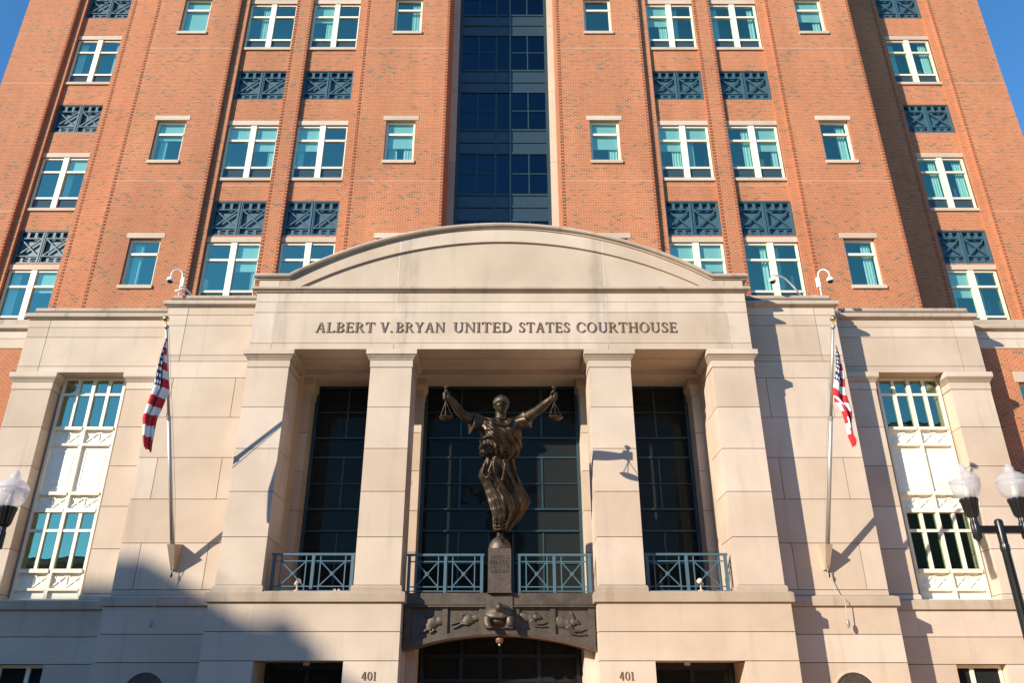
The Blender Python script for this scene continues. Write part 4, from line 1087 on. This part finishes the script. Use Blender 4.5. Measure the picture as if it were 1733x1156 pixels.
# ------------------------------------------------------------------ balcony railings
def railing(x0, x1, y, label):
    o = empty('balcony_railing', ((x0+x1)/2, y, 4.70), label, 'railing', 'railings between the portico columns')
    zb, zt = 4.71, 5.845; xm = (x0+x1)/2
    MB().box(x0-.03, x1+.03, y-.045, y+.045, zt-.065, zt).build('top_rail', M['rail'], o)
    for x in (x0+.045, xm, x1-.045): MB().box(x-.045, x+.045, y-.04, y+.04, zb, zt-.066).build('post', M['rail'], o)
    for a, b in ((x0+.09, xm-.045), (xm+.045, x1-.09)):
        za, zc = zb+.17, zt-.23; w_ = b-a; i0, i1 = a+.17, b-.17
        for z in (za, zc, zb+.045): MB().box(a, b, y-.016, y+.016, z-.016, z+.016).build('rail_bar', M['rail'], o)
        for x in (i0, i1): MB().box(x-.016, x+.016, y-.019, y+.019, zb+.03, zt-.066).build('rail_bar', M['rail'], o)
        MB().bar2((i0, za), (i1, zc), .032, y-.013, y+.013).build('diagonal_bar', M['rail'], o)
        MB().bar2((i0, zc), (i1, za), .032, y-.0145, y+.0145).build('diagonal_bar', M['rail'], o)
        cx, cz = (i0+i1)/2, (za+zc)/2
        ring = [(cx+.058*math.cos(2*math.pi*k/18), cz+.058*math.sin(2*math.pi*k/18)) for k in range(18)]
        bs = MB().prism(ring, y-.035, y+.035); bs.prism([((p[0]-cx)*.45+cx, (p[1]-cz)*.45+cz) for p in ring], y-.045, y+.045); bs.build('boss', M['rail'], o)
railing(-6.83, -4.38, .40, 'blue metal railing left of the second column, with X panels, above the left doorway')
railing(-2.78, -.50, .52, 'blue metal railing with X panels just left of the statue pedestal')
railing(.53, 2.74, .52, 'blue metal railing with X panels just right of the statue pedestal')
railing(4.38, 6.83, .40, 'blue metal railing right of the third column, with X panels, above the right doorway')

# ------------------------------------------------------------------ flagpoles and flags
def flagpole(s, label):
    o = empty('flagpole', (s*10.0, 1.0, 5.5), label, 'flagpole', 'wall mounted flagpoles')
    base, top = Vector((s*10.0, .60, 6.0)), Vector((s*9.955, -2.70, 11.93))
    mid = base+(top-base)*.60
    MB().tube([base-(top-base).normalized()*.12, mid], [.064, .058], 16).build('lower_pole', M['pole'], o, smooth=True)
    MB().tube([mid, top], [.047, .036], 16).build('upper_pole', M['pole'], o, smooth=True)
    MB().tube([mid-(top-base)*.012, mid+(top-base)*.006], .069, 16).build('collar', M['pole'], o, smooth=True, auto=40)
    d = (top-base).normalized()
    tr = top+d*.03
    MB().tube([top-d*.03, top+d*.08], [.06, .045], 12).tube([tr+Vector((-.06, 0, 0)), tr+Vector((.06, 0, 0))], .03, 8).build('truck', M['pole'], o, smooth=True)
    MB().tube([top+d*.06, top+d*.18], .012, 8).ell(tuple(top+d*.26), (.095, .095, .095), (0, 0, 0), 22).build('ball', M['gold'], o, smooth=True)
    # bracket: wedge plate on the wall
    x = s*10.0
    br = MB().add([(x-.14, 1.0, 6.22), (x+.14, 1.0, 6.22), (x+.11, .42, 6.12), (x-.11, .42, 6.12), (x-.10, 1.0, 5.42), (x+.04, 1.0, 5.42), (x+.06, .86, 5.45), (x-.06, .86, 5.45)],
                  [(0, 1, 2, 3), (3, 2, 6, 7), (0, 3, 7, 4), (1, 5, 6, 2), (4, 7, 6, 5), (0, 4, 5, 1)])
    br.build('bracket', M['stone_weathered'], o)
    h = MB().tube([tuple(tr+Vector((s*-.07, 0, 0))), tuple(mid+Vector((s*-.13, -.05, 0))), tuple(base+(top-base)*.25+Vector((s*-.16, -.05, -.05))), (x-s*.05, .70, 5.9), (x-s*.03, .82, 5.36)], .009, 6)
    h.tube([(x, .86, 5.44), (x-.03, .82, 5.20), (x+s*.10, .80, 4.80), (x+s*.30, .70, 4.55), (x+s*.28, .70, 3.98)], .012, 6)
    h.build('halyard', M['rope'], o)
    MB().ell((x+s*.28, .70, 3.86), (.055, .045, .13), (0, 0, 0), 12).build('weight', M['steel'], o, smooth=True)
    MB().ell((x+.01, .84, 5.28), (.035, .03, .09), (0, 0, 0), 10).build('cleat', M['blackmetal'], o, smooth=True)
flagpole(-1, 'tilted metal flagpole with gold ball on the wall left of the portico')
flagpole(1, 'tilted metal flagpole with gold ball on the wall right of the portico')
def flag(name, label, rowsL, zig, s):
    # rows: (t, left point, right point) along the hanging bundle; accordion folds across
    nv, nu = 52, 44; mb = MB(); uvs = []
    def at_(v):
        for a, b in zip(rowsL, rowsL[1:]):
            if v <= b[0] or b is rowsL[-1]:
                t = (v-a[0])/(b[0]-a[0]); t = max(0, min(1, t))
                return [[a[i][k]+(b[i][k]-a[i][k])*t for k in range(3)] for i in (1, 2)]
    V = []; 
    for j in range(nv+1):
        v = j/nv; L_, R_ = at_(v**(1.35 if s < 0 else 1.6)); wd = abs(R_[0]-L_[0])
        for i in range(nu+1):
            u = i/nu
            # folded path across the bundle
            k = 0
            for (u0, x0), (u1, x1) in zip(zig, zig[1:]):
                if u <= u1: k = x0+(x1-x0)*(.5-.5*math.cos(math.pi*(u-u0)/(u1-u0))); break
            ph = 2*math.pi*u*3.0
            yd = (u-.3)*.34 + .05*math.sin(ph+v*3)
            x = L_[0]+(R_[0]-L_[0])*k + .012*math.sin(9*v+6*u)*v
            y = L_[1]+(R_[1]-L_[1])*k + yd*min(1, .15+v*1.6)
            z = L_[2]+(R_[2]-L_[2])*k - .06*math.sin(math.pi*k)*v + .02*math.sin(ph*1.4)*v - .05*max(0, u-.4)
            V.append((x, y, z))
    F = []; m = []; U = []
    for j in range(nv):
        for i in range(nu):
            n = j*(nu+1)+i; F.append((n, n+1, n+nu+2, n+nu+1))
            u, v = (i+.5)/nu, (j+.5)/nv
            m.append(2 if (u < .4 and v < 7/13) else (0 if int(v*13) % 2 == 0 else 1))
            U += [(i/nu, j/nv), ((i+1)/nu, j/nv), ((i+1)/nu, (j+1)/nv), (i/nu, (j+1)/nv)]
    mb.v = V; mb.f = F; mb.m = m
    o = mb.build(name, [M['flag_red'], M['flag_white'], M['flag_blue']], smooth=True)
    uvl = o.data.uv_layers.new(name='UVMap')
    for i, q in enumerate(U): uvl.data[i].uv = q
    sm = o.modifiers.new('sub', 'SUBSURF'); sm.levels = 1; sm.render_levels = 1
    sd_ = o.modifiers.new('thick', 'SOLIDIFY'); sd_.thickness = .004
    return setp(o, label, 'flag', 'flags hanging limp from the wall poles')
flag('flag', 'limp striped flag with star canton hanging left of the portico, narrow and twisted',
     [(0, (-9.935, -2.62, 11.644), (-9.921, -2.62, 11.644)), (0.14, (-9.990, -2.60, 11.139), (-9.892, -2.58, 11.112)), (0.28, (-10.021, -2.57, 10.674), (-9.813, -2.54, 10.628)), (0.43, (-10.019, -2.56, 10.157), (-9.674, -2.51, 10.121)), (0.59, (-10.121, -2.56, 9.618), (-9.788, -2.51, 9.559)), (0.74, (-10.193, -2.56, 9.138), (-9.881, -2.52, 9.207)), (0.84, (-10.109, -2.56, 8.783), (-9.883, -2.53, 8.797)), (0.95, (-10.042, -2.56, 8.471), (-9.883, -2.54, 8.511)), (1, (-9.947, -2.57, 8.283), (-9.871, -2.54, 8.267))],
     [(0, .50), (.22, .02), (.52, .62), (.68, 1.0), (.84, .62), (1.0, .9)], -1)
flag('flag', 'limp striped flag with star canton hanging right of the portico, draped open to the right',
     [(0, (9.965, -2.62, 11.395), (9.995, -2.62, 11.375)), (.12, (9.905, -2.59, 10.979), (10.077, -2.58, 10.929)), (.27, (9.857, -2.56, 10.650), (10.099, -2.56, 10.385)), (.40, (9.739, -2.52, 10.213), (10.073, -2.52, 9.977)), (.54, (9.633, -2.48, 9.847), (10.139, -2.51, 9.630)), (.65, (9.820, -2.50, 9.578), (10.188, -2.51, 9.366)), (.78, (9.916, -2.52, 9.085), (10.093, -2.52, 8.977)), (.90, (9.911, -2.52, 8.761), (10.093, -2.52, 8.653)), (1, (10.034, -2.52, 8.467), (10.083, -2.52, 8.369))],
     [(0, 0), (.28, .45), (.60, 1.0), (.75, .6), (.88, .25), (1.0, .6)], 1)

# ------------------------------------------------------------------ street lamps
def street_lamp(x, y, zarm, label):
    o = empty('street_lamp', (x, y, 0), label, 'street lamp', 'twin globe street lamps')
    MB().lathe([(.20, 0), (.20, .10), (.15, .14), (.15, .5), (.17, .53), (.11, .60), (.085, .75), (.066, 1.0), (.058, zarm-.35), (.066, zarm-.33), (.066, zarm-.26), (.055, zarm-.22)], (x, y, 0), 40, flute=10, fa=.04).build('post', M['blackmetal'], o, smooth=True, auto=40)
    MB().lathe([(.062, zarm-.22), (.062, zarm+.10), (.05, zarm+.13), (.02, zarm+.145)], (x, y, 0), 20).build('post_cap', M['blackmetal'], o, smooth=True, auto=40)
    arm = MB()
    for s in (-1, 1): arm.box(x+s*.055, x+s*.37, y-.045, y+.045, zarm-.075, zarm+.035)
    arm.build('crossarm', M['blackmetal'], o)
    for s in (-1, 1):
        gx = x+s*.37
        MB().lathe([(.012, zarm-.20), (.022, zarm-.18), (.05, zarm-.155), (.062, zarm-.14), (.062, zarm+.08), (.05, zarm+.10), (.05, zarm+.16), (.075, zarm+.18), (.095, zarm+.22), (.12, zarm+.40), (.128, zarm+.41), (.128, zarm+.455), (.115, zarm+.46)], (gx, y, 0), 48, flute=16, fa=.035).build('fitter', M['blackmetal'], o, smooth=True, auto=40)
        zz = zarm+.46
        g = MB().lathe([(.105, 0), (.145, .025), (.180, .07), (.203, .125), (.215, .19), (.216, .26)], (0, 0, 0), 48).build('globe', M['globe'], o, smooth=True, local=True)
        g.location = (gx-x, 0, zz)
        MB().lathe([(.221, .262), (.221, .275), (.212, .31), (.185, .35), (.14, .385), (.09, .41), (.078, .425), (.07, .44), (.075, .46), (.07, .49), (.045, .51), (.035, .53), (.02, .55)], (0, 0, 0), 48).build('upper_dome', M['globe'], g, smooth=True, local=True)
        MB().lathe([(.05, -.02), (.05, .10), (.032, .12), (.032, .24), (.02, .26)], (0, 0, 0), 16).build('lamp_bulb', M['white'], g, smooth=True, local=True)
street_lamp(7.714, -11.9, 4.10, 'black twin globe street lamp at the right edge, both globes in view')
street_lamp(-7.54, -12.3, 3.88, 'black street lamp at the left edge with one acorn globe in view')

# ------------------------------------------------------------------ security cameras on the parapets
def dome_cam(o, c, r):
    MB().lathe([(.25*r, 1.25*r), (.55*r, 1.15*r), (.95*r, .75*r), (1.0*r, .2*r), (1.08*r, .1*r), (1.08*r, 0), (.9*r, -.02)], c, 20).build('housing', M['white'], o, smooth=True, auto=40)
    MB().ell((c[0], c[1], c[2]-.01), (.85*r, .85*r, .75*r), (0, 0, 0), 16).build('dome_lens', M['blackglass'], o, smooth=True)
def gooseneck(x, s, label):
    y = 1.22; o = empty('security_camera', (x, y, 15.03), label, 'security camera', 'security cameras on the parapets')
    MB().tube([(x, y, 15.03), (x, y, 15.55), (x, y, 15.92)], .032, 10).tube([(x+s*.0, y-.02, 15.80)] + [(x+s*(.18-.18*math.cos(a)), y-.06*(1-math.cos(a)), 15.92+.22*math.sin(a)) for a in [math.pi*k/10 for k in range(11)]] + [(x+s*.36, y-.12, 15.78)], .028, 10).build('gooseneck_pole', M['white'], o, smooth=True)
    MB().box(x-s*.04-.06, x-s*.04+.06, y-.05, y+.06, 15.45, 15.83).build('control_box', M['white'], o)
    MB().box(x-.10, x+.10, y-.08, y+.08, 15.03, 15.05).box(x-s*.26-.1, x-s*.26+.1, y-.02, y+.1, 15.03, 15.10).build('base_plate', M['white'], o)
    dome_cam(o, (x+s*.36, y-.12, 15.64), .125)
gooseneck(-11.62, -1, 'white gooseneck dome camera on the parapet left of the portico')
gooseneck(11.55, 1, 'white gooseneck dome camera on the parapet right of the portico')
o = empty('security_camera', (10.85, 1.25, 15.03), 'white dome camera on a long bent arm nearest the pediment right end', 'security camera', 'security cameras on the parapets')
MB().tube([(10.86, 1.25, 15.03), (10.55, 1.10, 15.38), (10.22, .92, 15.62), (10.10, .86, 15.655), (9.9, .75, 15.655), (9.60, .62, 15.655)], .032, 10).tube([(9.64, .64, 15.66), (9.64, .64, 15.50)], .026, 8).build('bent_arm', M['white'], o, smooth=True)
MB().box(10.76, 10.98, 1.15, 1.36, 15.032, 15.055).build('base_plate', M['white'], o)
dome_cam(o, (9.64, .64, 15.36), .115)
o = empty('security_camera', (-11.15, 1.22, 15.03), 'white bent camera arm beside the left gooseneck camera pole', 'security camera', 'security cameras on the parapets')
MB().tube([(-11.12, 1.22, 15.03), (-11.22, 1.12, 15.18), (-11.31, 1.02, 15.24), (-11.40, .95, 15.22), (-11.62, .88, 15.08)], .038, 10).build('bent_arm', M['white'], o, smooth=True)
MB().box(-11.22, -11.0, 1.14, 1.30, 15.032, 15.05).build('base_plate', M['white'], o)

# ------------------------------------------------------------------ floodlights and small boxes on the ledge
for x, s, lab in ((-5.94, -1, 'small cream floodlight on the ledge before the left balcony railing'), (5.90, 1, 'small cream floodlight on the ledge before the right balcony railing')):
    o = empty('floodlight', (x, .1, 4.70), lab, 'floodlight', 'ledge floodlights')
    MB().lathe([(.09, .0), (.09, .03), (.03, .05), (.022, .16)], (x, .1, 4.70), 14).build('foot', M['lintel'], o, smooth=True, auto=40)
    MB().tube([(x, .1, 4.86), (x, .06, 4.90)], .03, 8).tube([(x+s*.06, .12, 4.90), (x-s*.02, .04, 4.96), (x-s*.06, .0, 4.99)], [.045, .06, .085], 14).build('lamp_head', M['lintel'], o, smooth=True, auto=40)
for i, x in enumerate((-4.83, -4.71)):
    o = MB().box(x-.035, x+.035, .08, .16, 4.70, 4.745).box(x-.03, x+.03, .085, .155, 4.745, 4.765).build('junction_box', M['lintel'])
    setp(o, ('left' if i == 0 else 'right') + ' one of two tiny cream boxes on the ledge beside the second column', 'box', 'tiny boxes on the ledge')

# ------------------------------------------------------------------ entrance lights
o = empty('entrance_light', (0, .72, 3.5), 'small round light hanging under the crown of the bronze arch', 'light')
MB().lathe([(.05, .0), (.105, -.02), (.12, -.10), (.10, -.19), (.05, -.21)], (-.005, .72, 3.52), 20).build('shade', M['letter'], o, smooth=True)
MB().lathe([(.03, -.22), (.03, -.26), (.01, -.28)], (-.005, .72, 3.52), 12).build('bulb_tip', M['lintel'], o, smooth=True)
for x, lab in ((-5.5, 'small beige ceiling light over the left doorway'), (5.35, 'small beige ceiling light over the right doorway')):
    o = empty('ceiling_light', (x, .35, 2.78), lab, 'light', 'doorway ceiling lights')
    MB().box(x-.075, x+.075, .28, .42, 2.70, 2.79).build('box', M['lintel'], o)
    MB().lathe([(.05, 2.66), (.055, 2.70)], (x, .35, 0), 12).build('lens', M['blackglass'], o)

# ------------------------------------------------------------------ round seals on the inner wings
for s, lab in ((-1, 'round dark bronze seal on the shaded wall left of the left doorway'), (1, 'round dark bronze seal on the sunlit wall right of the right doorway')):
    x = s*10.26; o = empty('round_seal', (x, .93, 1.94), lab, 'seal', 'bronze seals')
    def disc(r0, r1, y0, y1, name, mat, n=48):
        A = [(x+r0*math.cos(2*math.pi*k/n), 1.94+r0*math.sin(2*math.pi*k/n)) for k in range(n+1)]
        B = [(x+r1*math.cos(2*math.pi*k/n), 1.94+r1*math.sin(2*math.pi*k/n)) for k in range(n+1)]
        MB().strip(A, B, y0, y1).build(name, M[mat], o)
    disc(.60, .66, .905, .95, 'stone_rim', 'stone'); disc(.56, .595, .90, .95, 'bronze_rim', 'bronze_dark'); disc(.02, .558, .918, .95, 'disc', 'bronze_dark'); disc(.40, .42, .908, .92, 'inner_ring', 'bronze_dark')
    r = MB()
    r.ell((x, .912, 1.98), (.10, .02, .13)); r.ell((x+.02, .912, 2.16), (.045, .018, .05))
    for k in (-1, 1):
        for q in range(5): r.tube([(x+k*.06, .912, 2.04-.03*q), (x+k*.2, .912, 2.17-.07*q), (x+k*.31, .912, 2.13-.11*q)], [.02, .02, .01], 6)
    r.tube([(x, .912, 1.88), (x, .912, 1.70)], [.06, .10], 8)
    for k in range(28):
        a = 2*math.pi*k/28; r.box(x+.48*math.cos(a)-.016, x+.48*math.cos(a)+.016, .908, .92, 1.94+.48*math.sin(a)-.03, 1.94+.48*math.sin(a)+.03)
    r.build('emblem', M['bronze_dark'], o)

# ------------------------------------------------------------------ neighbouring tower across the street (throws the shade at lower left)
NB = empty('neighbour_building', (-87, -55, 0), 'tall plain building across the street casting shade on the lower left wall', 'building')
NX, NY, NZ = -61.85, -40.0, 32.5
MB().box(NX-48, NX, NY-30, NY, 0, NZ).build('wall', M['hotel'], NB)
MB().box(NX-48.2, NX+.05, NY-30.2, NY+.05, NZ-.8, NZ-.3).build('cornice', M['lintel'], NB)
MB().box(NX-1.3, NX-.1, NY-6.0, NY-4.9, NZ, NZ+.55).box(NX-.9, NX-.4, NY-5.6, NY-5.2, NZ+.55, NZ+.95).build('rooftop_unit', M['steel'], NB)
MB().tube([(NX-.5, NY-3.6, NZ), (NX-.5, NY-3.6, NZ+.9)], .05, 8).tube([(NX-.5, NY-3.9, NZ+.75), (NX-.5, NY-3.3, NZ+.85)], .06, 8).build('rooftop_mast', M['steel'], NB)
MB().box(NX-2.0, NX-1.2, NY-2.4, NY-1.0, NZ, NZ+.45).build('rooftop_hatch', M['steel'], NB)
NB2 = empty('neighbour_building', (-20, -52, 0), 'low brick row across the street, mirrored in the left wing windows', 'building')
MB().box(-58, 19, -60, -45, 0, 14).build('wall', M['hotel'], NB2); MB().box(-58.1, 19.1, -60.1, -44.9, 13.4, 13.8).build('cornice', M['lintel'], NB2)
NB3 = empty('neighbour_building', (47, -52, 0), 'dark brick block added across the street to darken reflections in the right wing windows', 'building')
MB().box(20, 78, -62, -45, 0, 27).build('wall', M['hotel_dark'], NB3); MB().box(19.9, 78.1, -62.1, -44.9, 26.3, 26.8).build('cornice', M['lintel'], NB3)  # unseen block, added so the right wing glass mirrors something dark
wt = None
for i in range(10):
    for j in range(8):
        x, z = NX-3-4.6*i, 2.0+3.7*j
        if wt is None:
            wt = MB().box(-1.1, 1.1, -.02, .04, 0, 2.0).build('window', M['hotelglass'], NB, local=True); q = wt
        else:
            q = wt.copy(); col.objects.link(q)
        q.location = (x+87, NY+55, z)
